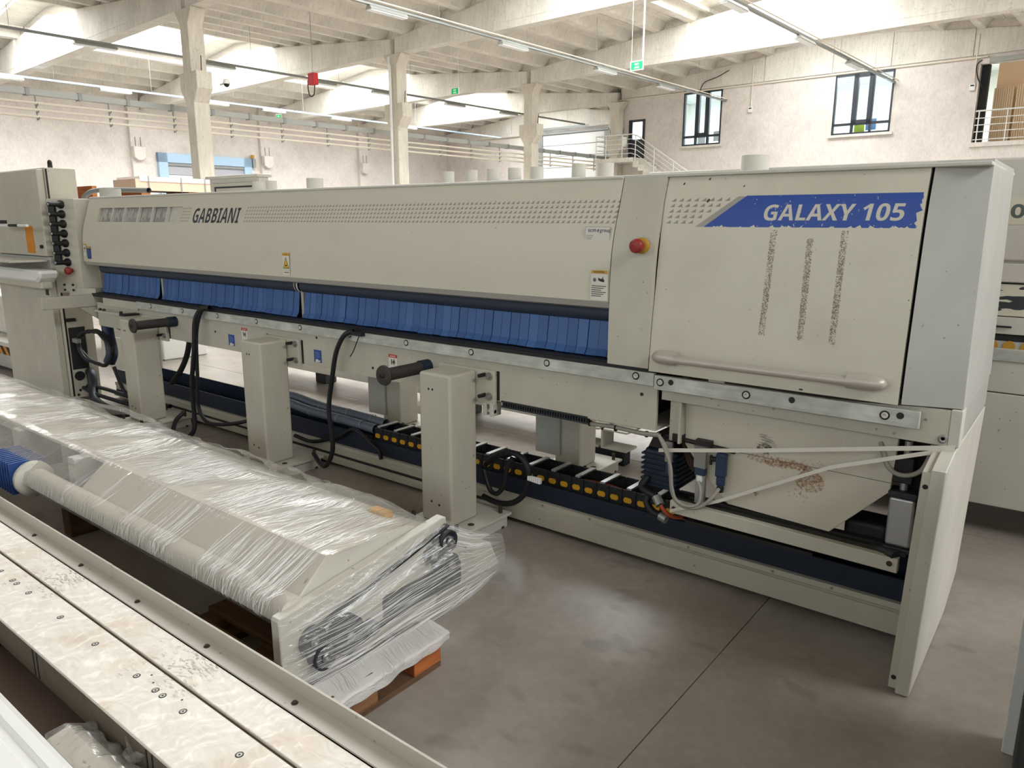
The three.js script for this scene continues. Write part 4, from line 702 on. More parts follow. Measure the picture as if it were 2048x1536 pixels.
// labels on cover and beam
{
  const lab = (name, x0, x1, y0, y1, z, draw, w = 128, label) => { const h = Math.round(w * (y1 - y0) / (x1 - x0)); const g = bx(x0, x1, y0, y1, z, z + 0.0012); faceUV(g, x0, x1, y0, y1); return part(saw, name, g, std({ map: canvasTex(w, h, draw), roughness: 0.45 }), label); };
  const line = (g, t, x, y, s, c, b) => { g.fillStyle = c; g.font = (b ? 'bold ' : '') + s + 'px sans-serif'; g.fillText(t, x, y); };
  lab('maker_plate', -1.842, -1.712, 1.552, 1.628, cz(1.6) + 0.006, (g, w, h) => { g.fillStyle = '#d4d0c6'; g.fillRect(0, 0, w, h); g.strokeStyle = '#8d887d'; g.lineWidth = 3; g.strokeRect(2, 2, w - 4, h - 4); g.save(); g.transform(1, 0, -0.15, 1, 10, 0); line(g, 'scm', 26, 46, 44, '#2c2a55', 1); line(g, 'e', 118, 46, 44, '#111', 1); line(g, 'group', 148, 46, 40, '#2c2a55', 1); g.restore(); g.fillStyle = '#8b867c'; for (let k = 0; k < 3; k++) g.fillRect(16, 74 + k * 15, 70 - k * 8, 5); g.strokeRect(14, 122, w - 28, 18); }, 256, 'maker plate reading scm group');
  lab('warning_label', -1.79, -1.7, 1.304, 1.44, -2.8665, (g, w, h) => { g.fillStyle = '#d9d4ca'; g.fillRect(0, 0, w, h); g.fillStyle = '#c79a3a'; g.fillRect(4, 4, w - 8, 32); line(g, '▲ WARNING', 14, 29, 25, '#2a2015', 1); g.strokeStyle = '#777'; g.strokeRect(4, 38, w - 8, 100); g.fillStyle = '#1d2230'; for (let k = 0; k < 7; k++) { const a = k / 7 * 6.28; g.beginPath(); g.moveTo(44, 96); g.lineTo(44 + 25 * Math.cos(a), 96 + 25 * Math.sin(a)); g.lineTo(44 + 15 * Math.cos(a + 0.7), 96 + 15 * Math.sin(a + 0.7)); g.fill(); } g.beginPath(); g.ellipse(130, 98, 24, 15, 0.35, 0, 7); g.fill(); for (let k = 0; k < 4; k++) { g.save(); g.translate(114, 94 + k * 5); g.rotate(0.55 - k * 0.06); g.fillRect(-34, -4, 38, 6); g.restore(); } g.save(); g.translate(140, 90); g.rotate(-0.3); g.fillRect(-4, -26, 8, 26); g.restore(); g.fillStyle = '#4a463f'; for (let k = 0; k < 6; k++) g.fillRect(10, 150 + k * 19, w - 30 - (k % 3) * 26, 8); }, 192, 'WARNING label with cutter and hand pictogram');
  lab('caution_label', -4.1, -4.03, 1.31, 1.452, -2.8662, (g, w, h) => { g.fillStyle = '#d9d4ca'; g.fillRect(0, 0, w, h); g.fillStyle = '#c9a02c'; g.fillRect(0, 0, w, 34); line(g, '▲ CAUTION', 8, 25, 19, '#3a2f10', 1); g.fillStyle = '#2a2410'; g.beginPath(); g.moveTo(64, 46); g.lineTo(122, 180); g.lineTo(6, 180); g.fill(); g.fillStyle = '#d8b02c'; g.beginPath(); g.moveTo(64, 62); g.lineTo(111, 173); g.lineTo(17, 173); g.fill(); g.fillStyle = '#2a2410'; g.fillRect(46, 138, 34, 16); g.fillStyle = '#b8b3a8'; g.fillRect(0, 196, w, 6); g.fillStyle = '#3a3630'; g.fillRect(18, 222, 92, 8); }, 128, 'yellow CAUTION label with a triangle');
  lab('warning_label', -6.995, -6.945, 1.345, 1.45, -2.866, (g, w, h) => { g.fillStyle = '#d9d4ca'; g.fillRect(0, 0, w, h); g.fillStyle = '#c79a3a'; g.fillRect(0, 0, w, 22); g.fillStyle = '#1d2230'; g.beginPath(); g.ellipse(50, 70, 26, 16, 0.7, 0, 7); g.fill(); g.fillStyle = '#666'; g.fillRect(10, 110, 70, 6); g.fillRect(10, 128, 60, 6); }, 96);
  lab('instruction_label', -6.925, -6.86, 1.325, 1.43, -2.866, (g, w, h) => { g.fillStyle = '#c79a3a'; g.fillRect(0, 0, w, 24); g.fillStyle = '#23427e'; g.fillRect(0, 26, w, h); g.strokeStyle = '#6f8cc0'; g.lineWidth = 4; g.beginPath(); g.arc(48, 64, 18, 0, 7); g.stroke(); g.beginPath(); g.arc(48, 112, 18, 0, 7); g.stroke(); }, 96);
  const blueLab = (g, w, h) => { g.fillStyle = '#274b92'; g.fillRect(0, 0, w, h); g.strokeStyle = '#7d97c8'; g.lineWidth = 3; g.beginPath(); g.arc(44, 40, 22, 0, 7); g.moveTo(26, 20); g.lineTo(66, 62); g.moveTo(22, 66); g.lineTo(60, 24); g.stroke(); g.fillStyle = '#d6d2c6'; g.beginPath(); g.moveTo(14, h); g.lineTo(20, h - 22); g.lineTo(44, h - 28); g.lineTo(60, h - 16); g.lineTo(80, h - 20); g.lineTo(80, h - 6); g.lineTo(40, h); g.fill(); };
  lab('instruction_label', -3.855, -3.78, 0.772, 0.852, -2.8848, blueLab, 96, 'torn blue label'); lab('instruction_label', -4.832, -4.755, 0.778, 0.858, -2.8848, blueLab, 96, 'torn blue label');
  const danger = (g, w, h) => { g.fillStyle = '#dcd8ce'; g.fillRect(0, 0, w, h); g.fillStyle = '#b3362c'; g.fillRect(0, 0, w, 34); line(g, '▲ DANGER', 8, 25, 20, '#f0d9d4', 1); g.fillStyle = '#16181c'; g.fillRect(36, 52, 14, 56); g.fillRect(76, 60, 14, 40); for (let k = 0; k < 5; k++) { g.save(); g.translate(56, 82); g.rotate(-0.9 + k * 0.45); g.fillRect(0, -3, 48, 6); g.restore(); } };
  lab('danger_label', -3.16, -3.09, 0.81, 0.9, -2.8848, danger, 128, 'red DANGER label'); lab('danger_label', -4.66, -4.59, 0.83, 0.92, -2.8848, danger, 128, 'red DANGER label');
}
// left end of the saw: fitting column, arm and gusset
{
  const t = part(saw, 'fitting_column', [polyY([[-7.345, -2.748], [-7.06, -2.857], [-7.03, -3.1], [-7.36, -3.1]].reverse(), 1.02, 1.83, 0.006), polyY([[-7.2, -2.79], [-7.06, -2.84], [-6.93, -2.9], [-7.02, -3.05], [-7.2, -3.05]].reverse(), 0.985, 1.06, 0.004)], M.cream);
  const n = [0.357, 0, 0.934], at = (x, y, d) => { const k = (x + 7.345) / 0.285; return [x + n[0] * d, y, -2.748 - 0.109 * k + n[2] * d]; };
  part(t, 'fitting_strip', loft([[at(-7.315, 1.8, 0.001), at(-7.25, 1.8, 0.001), at(-7.25, 1.8, 0.02), at(-7.315, 1.8, 0.02)], [at(-7.31, 1.27, 0.001), at(-7.245, 1.27, 0.001), at(-7.245, 1.27, 0.02), at(-7.31, 1.27, 0.02)]]), M.black);
  for (let k = 0; k < 7; k++) { const y = 1.785 - k * 0.083, a = at(-7.19, y, 0), b = at(-7.19, y, 0.13); const kn = part(t, 'knob', lathe([[0.036, 0], [0.036, 0.014], [0.026, 0.02], [0.02, 0.05], [0.019, 0.13], [0, 0.13]], a, b, 20), M.black); part(kn, 'cap', lathe([[0.011, 0.131], [0.011, 0.134], [0, 0.135]], a, b, 14), M.zinc); }
  const e = at(-7.16, 1.215, 0), e2 = at(-7.16, 1.215, 1); part(t, 'emergency_button', lathe([[0, 0.06], [0.028, 0.058], [0.036, 0.045], [0.034, 0.032], [0.018, 0.028], [0.018, 0]], e, e2), M.red, 'red mushroom button below the black knobs');
  part(t, 'cover_plate', loft([[at(-7.25, 1.03, 0), at(-7.13, 1.03, 0), at(-7.13, 1.03, 0.02), at(-7.25, 1.03, 0.02)], [at(-7.25, 1.1, 0), at(-7.13, 1.1, 0), at(-7.13, 1.1, 0.02), at(-7.25, 1.1, 0.02)]]), M.cream);
  for (const [x, y] of [[-7.235, 1.09], [-7.145, 1.09], [-7.235, 1.045], [-7.145, 1.045]]) part(t, 'cap_screw', cyl(at(x, y, 0.02), at(x, y, 0.03), 0.01, undefined, 10), M.black);
  part(saw, 'side_arm', rb(-7.02, -6.93, 0.91, 1.012, -2.98, -2.46, 0.006), M.cream);
  part(saw, 'gusset', polyX([[-2.75, 0.91], [-2.72, 0.95], [-3.35, 0.95], [-3.35, 0.55], [-3.08, 0.67]].reverse(), -6.985, -6.95), M.cream);
  part(saw, 'splash_plate', [bx(-7.9, -7.46, 0.2, 0.52, -3.31, -3.3)], M.creamGrey);
  part(saw, 'left_stand', [rb(-7.05, -6.9, 0.0, 0.95, -3.42, -3.15, 0.006)], M.cream);
}
settle(saw);
// ---------------------------------------------------------------- control cabinet at the left end, its hoses and the operator arm
{
  const c = thing('control_cabinet', 'tall cream electrical cabinet with an orange notice, left of the saw', 'cabinet'), X = -7.33;
  const body = part(c, 'body', [rb(-8.6, X, 0.03, 2.1, -3.015, -2.76, 0.006)], M.cream);
  part(c, 'door', [rb(-8.6, X - 0.02, 1.335, 2.085, -2.76, -2.7, 0.01)], M.cream);
  part(c, 'door', [rb(-8.6, X - 0.05, 0.04, 1.18, -2.76, -2.7, 0.01)], M.cream);
  part(c, 'middle_band', rb(-8.6, X, 1.18, 1.33, -2.765, -2.715, 0.006), M.creamGrey);
  part(c, 'door_gap', bx(X - 0.001, X + 0.002, 0.05, 2.09, -2.78, -2.765), M.black);
  part(c, 'orange_notice', bx(-7.76, -7.58, 1.36, 1.6, -2.7, -2.698), std({ color: 0xd0861c, roughness: 0.6 }));
  part(c, 'hazard_triangle', bx(-7.47, -7.41, 0.99, 1.09, -2.698, -2.696), std({ map: canvasTex(64, 96, (g, w, h) => { g.fillStyle = '#d79a1c'; g.fillRect(0, 0, w, h); g.strokeStyle = '#2a1f0c'; g.lineWidth = 5; g.strokeRect(2, 2, w - 4, h - 4); g.fillStyle = '#2a1f0c'; g.beginPath(); g.moveTo(34, 12); g.lineTo(20, 50); g.lineTo(30, 50); g.lineTo(24, 84); g.lineTo(46, 40); g.lineTo(35, 40); g.lineTo(42, 12); g.fill(); }) , roughness: 0.6 }));
  part(c, 'lock', cyl([-7.41, 1.42, -2.7], [-7.41, 1.42, -2.68], 0.016), M.darkSteel);
  part(c, 'lifting_eye', [cyl([X - 0.1, 2.1, -2.85], [X - 0.1, 2.13, -2.85], 0.02), lathe([[0.022, -0.012], [0.03, 0], [0.022, 0.012]], [X - 0.1, 2.145, -2.85], [X - 0.1, 2.145, 0])], M.darkSteel);
  part(c, 'socket_panel', bx(X, X + 0.006, 0.3, 0.69, -2.93, -2.79), M.black);
  for (const [y, z, r] of [[0.235, -2.84, 0.045], [0.1, -2.83, 0.012], [0.06, -2.81, 0.012], [0.13, -2.9, 0.014]]) part(c, 'cable_port', cyl([X, y, z], [X + 0.004, y, z], r), M.black);
  part(c, 'catch', [bx(X, X + 0.012, 0.745, 0.775, -2.86, -2.78)], M.darkSteel);
  for (const z of [-2.82, -2.96]) part(c, 'foot', cyl([X - 0.06, 0, z], [X - 0.06, 0.04, z], 0.02), M.black);
  settle(c);
  const h1 = thing('corrugated_hose', 'thick black hose curving from the cabinet side down to the floor by the pillar', 'hose'); part(h1, 'hose', tube([[-7.33, 0.26, -2.93], [-7.22, 0.25, -2.9], [-7.15, 0.13, -2.87], [-7.05, 0.06, -2.83], [-6.9, 0.042, -2.8], [-6.5, 0.042, -2.77], [-6.1, 0.05, -2.9]], 0.042, 60, 12), M.rubber); settle(h1);
  const h2 = thing('hose', 'flat dark blue hose rising behind the coiled cable', 'hose'); part(h2, 'hose', tube([[-6.95, 0.9, -3.0], [-6.9, 0.8, -2.95], [-6.82, 0.65, -2.92], [-6.75, 0.5, -2.9], [-6.78, 0.42, -2.88]], 0.05, 30, 10), M.navyBlue); settle(h2);
  const co = thing('coiled_cable', 'black coiled cable hanging at the cabinet side', 'cable'), pts = []; for (let k = 0; k <= 44; k++) { const t = k / 44 * Math.PI * 4.4; pts.push([-6.92 + (0.33 + 0.02 * Math.sin(k)) * Math.cos(t), 0.54 + (0.15 + 0.008 * Math.sin(k * 2.1)) * Math.sin(t), -2.84 + 0.02 * Math.sin(k * 0.7)]); }
  part(co, 'cable', tube(pts, 0.016, 180, 8), M.rubber); part(co, 'connector', rb(-7.28, -7.18, 0.56, 0.6, -2.83, -2.79, 0.006), M.zinc); settle(co);
  const lo = thing('loose_cables', 'tangle of loose black cables on the floor between cabinet and first pillar', 'cables'); [[[-7.33, 0.12, -2.86], [-7.1, 0.1, -2.85], [-6.8, 0.07, -2.9], [-6.4, 0.05, -2.95], [-6.1, 0.04, -2.98]], [[-7.33, 0.13, -2.9], [-7.0, 0.15, -2.9], [-6.7, 0.12, -2.95], [-6.3, 0.09, -3.0], [-6.0, 0.12, -3.0]], [[-6.65, 0.4, -2.86], [-6.55, 0.2, -2.88], [-6.4, 0.12, -2.9], [-6.2, 0.05, -2.85], [-6.08, 0.03, -2.75]]].forEach((p) => part(lo, 'cable', tube(p, 0.018), M.rubber)); settle(lo);
}
{
  const a = thing('operator_arm', 'white rounded operator arm reaching in from the left edge of the picture', 'arm');
  part(a, 'arm_body', [polyZ([[-8.6, 1.12], [-7.22, 1.12], [-7.15, 1.16], [-7.12, 1.2], [-7.14, 1.225], [-8.6, 1.225]], -2.68, -2.56, 0.02)], M.white);
  part(a, 'arm_shell', rb(-8.6, -7.2, 1.06, 1.13, -2.67, -2.57, 0.02), M.cream); part(a, 'shelf', rb(-8.6, -7.34, 1.29, 1.31, -2.7, -2.4, 0.006), M.creamPale); settle(a);
  const r = thing('measuring_rod', 'thin black and white rod held in front of the cabinet', 'rod'); for (let k = 0; k < 4; k++) part(r, 'band', cyl([-8.1 + k * 0.21, 1.605, -2.55], [-7.9 + k * 0.21, 1.605, -2.55], 0.012, undefined, 10), k % 2 ? M.white : M.black); part(r, 'clamp', bx(-7.95, -7.75, 1.62, 1.65, -2.56, -2.54), M.black); settle(r);
  const d = thing('striped_machine', 'dusty machine base with a yellow and black hazard strip at the far left', 'machine base');
  part(d, 'base', [rb(-11, -8.75, 0.05, 0.32, -3.4, -2.9, 0.01)], M.creamGrey);
  part(d, 'hazard_strip', faceUV(bx(-11, -8.75, 0.2, 0.3, -2.9, -2.897), -11, -8.75, 0.2, 0.3), std({ map: canvasTex(512, 32, (g, w, h) => { g.fillStyle = '#14161c'; g.fillRect(0, 0, w, h); g.fillStyle = '#d08a18'; for (let k = -1; k < 14; k++) { g.beginPath(); g.moveTo(k * 40, 0); g.lineTo(k * 40 + 20, 0); g.lineTo(k * 40 + 42, h); g.lineTo(k * 40 + 22, h); g.fill(); } }), roughness: 0.6 }));
  part(d, 'ledge', rb(-11, -8.7, 0.31, 0.36, -3.4, -2.85, 0.01), M.creamPale); part(d, 'bed', [rb(-11, -8.9, 0.36, 0.8, -3.6, -3.1, 0.02)], M.concrete); settle(d);
}
// cables on the front of the saw
const cable = (label, pts, r, m = M.rubber, extra) => { const o = thing('cable', label, 'cable'); part(o, 'cable', tube(pts, r, pts.length * 6, 8), m); if (extra) extra(o); return settle(o); };
cable('black cable looping from the rail to the floor beside the first pillar', [[-4.971, 1.04, -2.84], [-5.06, 1.03, -2.83], [-5.122, 0.955, -2.81], [-5.163, 0.73, -2.8], [-5.247, 0.415, -2.8], [-5.25, 0.2, -2.8], [-5.24, 0.09, -2.78], [-5.3, 0.03, -2.75], [-5.4, 0.018, -2.72], [-5.48, 0.04, -2.74], [-5.54, 0.113, -2.8], [-5.6, 0.15, -2.9]], 0.017);
cable('black cable swinging from the rail towards the second pillar', [[-5.027, 1.03, -2.84], [-5.066, 1.012, -2.83], [-5.137, 0.878, -2.82], [-5.191, 0.496, -2.82], [-5.211, 0.262, -2.82], [-5.127, 0.178, -2.82], [-4.935, 0.179, -2.84], [-4.699, 0.234, -2.9], [-4.598, 0.284, -3.0]], 0.014);
cable('single black cable hanging from the middle of the rail down to the base beam', [[-3.418, 1.012, -2.85], [-3.469, 0.993, -2.83], [-3.542, 0.895, -2.82], [-3.605, 0.702, -2.82], [-3.651, 0.505, -2.82], [-3.635, 0.346, -2.82], [-3.634, 0.248, -2.82], [-3.67, 0.168, -2.82], [-3.735, 0.111, -2.83], [-3.827, 0.109, -2.86], [-3.94, 0.138, -2.9]], 0.015, M.rubber, (o) => { part(o, 'clip', [rb(-3.42, -3.33, 0.99, 1.012, -2.86, -2.83, 0.003)], M.black); part(o, 'tail', tube([[-3.36, 0.99, -2.84], [-3.39, 0.938, -2.84], [-3.42, 0.89, -2.84], [-3.45, 0.856, -2.84]], 0.003), M.black); });
cable('thick black cable hanging behind the table beam in front of the bright floor', [[-5.58, 0.78, -3.0], [-5.6, 0.7, -3.0], [-5.65, 0.6, -3.0], [-5.76, 0.47, -3.0], [-5.93, 0.33, -3.0]], 0.022);
cable('black cable forming a large loop beside the third pillar over the energy chain', [[-2.543, 0.325, -3.02], [-2.463, 0.388, -3.0], [-2.376, 0.43, -3.0], [-2.291, 0.427, -3.0], [-2.237, 0.374, -3.0], [-2.231, 0.292, -3.0], [-2.264, 0.213, -3.0], [-2.342, 0.149, -3.0], [-2.448, 0.126, -3.0], [-2.55, 0.139, -3.0]], 0.016, M.rubber, (o) => part(o, 'terminal_strip', Array.from({ length: 6 }, (_, i) => rb(-2.225 + i * 0.014, -2.213 + i * 0.014, 0.31 - i * 0.001, 0.335, -3.0, -2.98, 0.002)), M.white));
cable('black cable inside the loop beside the third pillar', [[-2.544, 0.296, -3.0], [-2.483, 0.19, -2.99], [-2.43, 0.189, -2.98], [-2.377, 0.259, -2.98], [-2.366, 0.333, -2.98], [-2.331, 0.411, -2.99]], 0.014);
cable('black cable lying along the tray between the second and third pillars', [[-4.379, 0.144, -3.07], [-4.207, 0.134, -3.07], [-4.038, 0.173, -3.07], [-3.873, 0.238, -3.08], [-3.776, 0.29, -3.1], [-3.667, 0.275, -3.09], [-3.548, 0.236, -3.07], [-3.479, 0.198, -3.07], [-3.468, 0.15, -3.07]], 0.013);
cable('two grey cables drooping from the beam end to the limit switch', [[-1.421, 0.729, -2.87], [-1.395, 0.7, -2.87], [-1.368, 0.636, -2.87], [-1.355, 0.558, -2.87], [-1.342, 0.479, -2.87], [-1.311, 0.44, -2.87], [-1.263, 0.431, -2.87], [-1.213, 0.447, -2.87], [-1.17, 0.49, -2.88], [-1.146, 0.535, -2.91]], 0.0085, M.greyCable, (o) => part(o, 'second_cable', tube([[-1.42, 0.735, -2.865], [-1.385, 0.68, -2.86], [-1.352, 0.6, -2.86], [-1.34, 0.506, -2.86], [-1.318, 0.457, -2.86], [-1.266, 0.441, -2.86], [-1.22, 0.46, -2.87], [-1.222, 0.52, -2.89], [-1.24, 0.55, -2.9]], 0.0075), M.greyCable));
cable('bundle of thin grey cables tied under the table beam end', [[-2.3, 0.735, -2.91], [-1.946, 0.718, -2.91], [-1.817, 0.711, -2.91], [-1.666, 0.717, -2.91], [-1.511, 0.716, -2.9], [-1.421, 0.729, -2.88]], 0.011, M.greyCable, (o) => { for (const x of [-1.8, -1.66, -1.5]) part(o, 'tie', cyl([x - 0.004, 0.713, -2.91], [x + 0.004, 0.713, -2.91], 0.015, undefined, 10), M.black); });
cable('grey cable drooping between the belly plate and the corner post', [[-0.55, 0.847, -2.95], [-0.532, 0.801, -2.94], [-0.515, 0.765, -2.93], [-0.484, 0.742, -2.93], [-0.442, 0.743, -2.93], [-0.404, 0.769, -2.93], [-0.382, 0.83, -2.94], [-0.377, 0.869, -2.95]], 0.009, M.greyCable);
{
  // grey corrugated conduits resting on the tray
  const o = thing('conduit_hose', 'pair of grey plastic conduits tied together on the tray behind the second pillar', 'conduit');
  for (const [z, y] of [[-3.17, 0.312], [-3.26, 0.33]]) part(o, 'conduit', tube([[-5.0, y - 0.01, z], [-4.7, y + 0.03, z], [-4.3, y + 0.005, z], [-3.9, y, z], [-3.62, y - 0.01, z]], 0.032, 40, 12), M.greyHose);
  for (const x of [-4.3, -4.0, -3.75]) part(o, 'tie', [lathe([[0.0335, -0.005], [0.0335, 0.005]], [x, 0.312, -3.17], [9, 0.312, -3.17], 16), lathe([[0.0335, -0.005], [0.0335, 0.005]], [x, 0.332, -3.26], [9, 0.332, -3.26], 16)], M.greyCable);
  settle(o);
  const t = thing('packing_strap', 'pale packing strap stretched in a V from the corner post across the belly plate', 'strap'), rib = (pts, w) => { const rings = pts.map(([x, y, z]) => [[x, y - w, z], [x, y - w, z + 0.002], [x, y + w, z + 0.002], [x, y + w, z]]); return loft(rings, 0.3); };
  part(t, 'upper_run', rib([[-1.43, 0.655, -2.895], [-1.0, 0.74, -2.885], [-0.5, 0.85, -2.87], [-0.3, 0.893, -2.862]], 0.0085), M.tape);
  part(t, 'lower_run', rib([[-0.3, 0.889, -2.862], [-0.7, 0.735, -2.875], [-1.14, 0.485, -2.893], [-1.36, 0.385, -2.893]], 0.008), M.tape);
  settle(t);
}

// ---------------------------------------------------------------- machine behind on the right
{
  const o = thing('edge_machine', 'large cream machine behind the right end of the saw with lettering and worn black paint', 'machine'), Z = -4.5, a = -2.4, b = 2.2;
  part(o, 'upper_body', [rb(a, b, 1.46, 1.965, -6.4, Z, 0.015), rb(a, b, 1.445, 1.465, -6.4, Z - 0.02, 0.004)], M.creamPale);
  part(o, 'mid_body', rb(a, b, 1.355, 1.45, -6.4, Z - 0.005, 0.006), M.creamPale);
  part(o, 'recess', bx(a, b, 1.02, 1.36, -6.2, Z - 0.1), M.creamGrey);
  const worn = canvasTex(256, 160, (g, w, h) => { g.fillStyle = '#d6d0c0'; g.fillRect(0, 0, w, h); g.fillStyle = '#2f3538'; for (let k = 0; k < 60; k++) { const a2 = rnd() * 7, r = Math.sqrt(rnd()); g.beginPath(); g.ellipse(120 + 110 * r * Math.cos(a2), 100 + 44 * r * Math.sin(a2), rr(6, 24), rr(5, 16), rnd(), 0, 7); g.fill(); } for (let k = 0; k < 24; k++) { g.beginPath(); g.ellipse(rr(20, 240), rr(8, 60), rr(2, 12), rr(2, 7), rnd() * 3, 0, 7); g.fill(); } });
  part(o, 'worn_panel', faceUV(bx(-0.5, 0.4, 1.185, 1.345, Z - 0.1, Z - 0.02), -0.5, 0.4, 1.185, 1.345), std({ map: worn, roughness: 0.5 }), 'panel with worn black paint');
  for (const x of [-0.75, -0.2, 0.35]) { const d = part(o, 'drawer', rb(x - 0.26, x + 0.26, 1.09, 1.18, Z - 0.1, Z - 0.02, 0.006), M.creamPale); part(d, 'latch', [cyl([x - 0.18, 1.13, Z - 0.02], [x - 0.18, 1.13, Z - 0.005], 0.016), rb(x - 0.18, x - 0.1, 1.125, 1.135, Z - 0.012, Z - 0.004, 0.003)], M.black); }
  part(o, 'slot', bx(a, b, 1.045, 1.085, Z - 0.1, Z - 0.03), M.black);
  part(o, 'roller_strip', [bx(a, b, 1.02, 1.055, Z - 0.03, Z - 0.015)], M.creamGrey);
  for (let k = 0; k < 30; k++) part(o, 'roller', cyl([-0.6 + k * 0.075, 1.03, Z - 0.035], [-0.6 + k * 0.075, 1.03, Z - 0.01], 0.028, undefined, 14), M.mustard);
  part(o, 'ledge', rb(a, b, 0.955, 1.02, -6, Z + 0.01, 0.004), M.steel);
  part(o, 'lower_body', [rb(a, b, 0.79, 0.955, -6.2, Z, 0.006), polyZ([[a, 0.785], [a, 0.3], [-0.9, 0.17], [b, 0.2], [b, 0.785]].reverse(), -6.2, Z, 0.004)], M.creamPale);
  const let_ = canvasTex(256, 128, (g, w, h) => { g.fillStyle = '#d9d5c8'; g.fillRect(0, 0, w, h); g.fillStyle = '#55605f'; g.font = 'bold 118px sans-serif'; g.fillText('on', 20, 96); });
  part(o, 'lettering', faceUV(bx(-0.40, -0.14, 1.64, 1.77, Z, Z + 0.002), -0.40, -0.14, 1.64, 1.77), std({ map: let_, color: 0xf2efe4, roughness: 0.5 }), 'dark letters on the upper body');
  part(o, 'long_bed', [rb(-6.9, a - 0.01, 0.3, 0.5, -4.9, Z + 0.02, 0.02)], M.creamPale); part(o, 'bed_rail', rb(-6.95, a - 0.01, 0.2, 0.3, -4.9, Z + 0.1, 0.012), M.creamPale);
  for (const x of [-2.2, -0.9, 1.5]) part(o, 'foot', rb(x - 0.1, x + 0.1, 0, 0.3, -5.9, -5.2, 0.01), M.charcoal); for (const x of [-6.2, -4.2]) part(o, 'foot', rb(x - 0.08, x + 0.08, 0, 0.2, -4.85, -4.7, 0.01), M.charcoal);
  settle(o);
  const f = thing('steel_frame', 'low cream steel box frame with open tube ends on the floor behind the saw', 'frame'); part(f, 'tube', [bx(-2.72, -2.56, 0.12, 0.135, -4.4, -4.25), bx(-2.72, -2.56, 0.245, 0.26, -4.4, -4.25), bx(-2.72, -2.705, 0.135, 0.245, -4.4, -4.25)], M.creamPale); part(f, 'channel', [bx(-2.54, -2.34, 0.12, 0.135, -4.4, -4.25), bx(-2.54, -2.525, 0.135, 0.26, -4.4, -4.25), bx(-2.54, -2.34, 0.25, 0.26, -4.4, -4.25)], M.creamPale); part(f, 'foot', rb(-2.7, -2.38, 0, 0.12, -4.39, -4.3, 0.01), M.charcoal); settle(f);
}
// things that show over the top of the saw at the left
{
  const p = thing('board_stack', 'stack of film wrapped reddish boards on a pallet in front of the blue shutter', 'boards'), F = -14.49, N = -7.0;
  part(p, 'boards', bx(F - 0.9, F, 2.21, 2.42, N - 2.4, N), M.ply); part(p, 'film', bx(F - 0.91, F + 0.01, 2.38, 2.47, N - 2.41, N - 0.08), M.filmWhite);
  for (const z of [0.25, 0.9, 1.4, 2.0]) part(p, 'strap', [bx(F + 0.01, F + 0.016, 2.2, 2.475, N - z - 0.012, N - z + 0.012)], M.trunk);
  for (const z of [0.15, 1.1, 2.2]) part(p, 'pallet_block', bx(F - 0.9, F - 0.01, 2.12, 2.21, N - z - 0.12, N - z + 0.05), M.woodOrange);
  part(p, 'lower_boards', bx(F - 0.9, F - 0.06, 0, 2.12, N - 2.4, N - 0.06), M.white); settle(p);
  const g = thing('grey_guard', 'arched dark grey guard rail over a white box behind the left end of the saw', 'guard'); part(g, 'rail', tube([[-10.38, 1.5, -4.3], [-10.36, 1.85, -4.3], [-10.26, 1.95, -4.3], [-10.08, 2.0, -4.3], [-9.8, 2.015, -4.3], [-8.6, 1.985, -4.3]], 0.03, 40, 10), M.trunk); part(g, 'box', rb(-10.25, -8.7, 0, 1.93, -4.9, -4.33, 0.02), M.white); settle(g);
  const w = thing('orange_panel', 'orange brown panel leaning behind the control cabinet', 'panel'); part(w, 'panel', rb(-17.6, -16.35, 0, 2.34, -7.1, -7.0, 0.01), M.woodOrange); settle(w);
  const k = thing('switch_cabinet', 'cream switch cabinet with a framed door showing above the saw beside the nearest column', 'cabinet'); part(k, 'body', rb(-10.3, -9.07, 0.05, 2.24, -6.2, -6.05, 0.01), M.creamPale); part(k, 'door', rb(-10.2, -9.12, 0.2, 2.17, -6.05, -6.02, 0.02), M.cream); part(k, 'door_seal', [bx(-10.12, -10.1, 0.3, 2.12, -6.02, -6.01), bx(-10.12, -9.2, 2.1, 2.12, -6.02, -6.01)], M.charcoal); part(k, 'cornice', rb(-10.33, -9.04, 2.23, 2.27, -6.23, -6.0, 0.006), M.creamPale); settle(k);
}
// unseen machine added behind the camera to shade the floor before the saw
{
  const o = thing('added_shade_machine', 'unseen cream machine body added behind the camera to shade the floor', 'machine'); part(o, 'body', rb(-1.0, 4.0, 0.1, 1.45, 0.75, 1.6, 0.02), M.cream); part(o, 'hood', rb(-0.6, 0.5, 1.45, 1.75, 0.8, 1.4, 0.05), M.creamPale); for (const x of [-0.8, 3.8]) part(o, 'foot', rb(x - 0.1, x + 0.1, 0, 0.1, 0.85, 1.5, 0.01), M.charcoal); settle(o);
}
// panel standing close to the camera at the right
{
  const o = thing('side_panel', 'pale grey upright panel edge at the right border of the picture', 'panel');
part(o, 'panel', [rb(-0.034, 0.0, 0.0, 1.05, -2.66, -2.58, 0.004)], M.white); part(o, 'shade_backing', rb(0.0, 1.5, 0, 1.05, -2.62, -1.2, 0.01), M.black); settle(o);  // black bulk carried on out of view to shade the floor
}
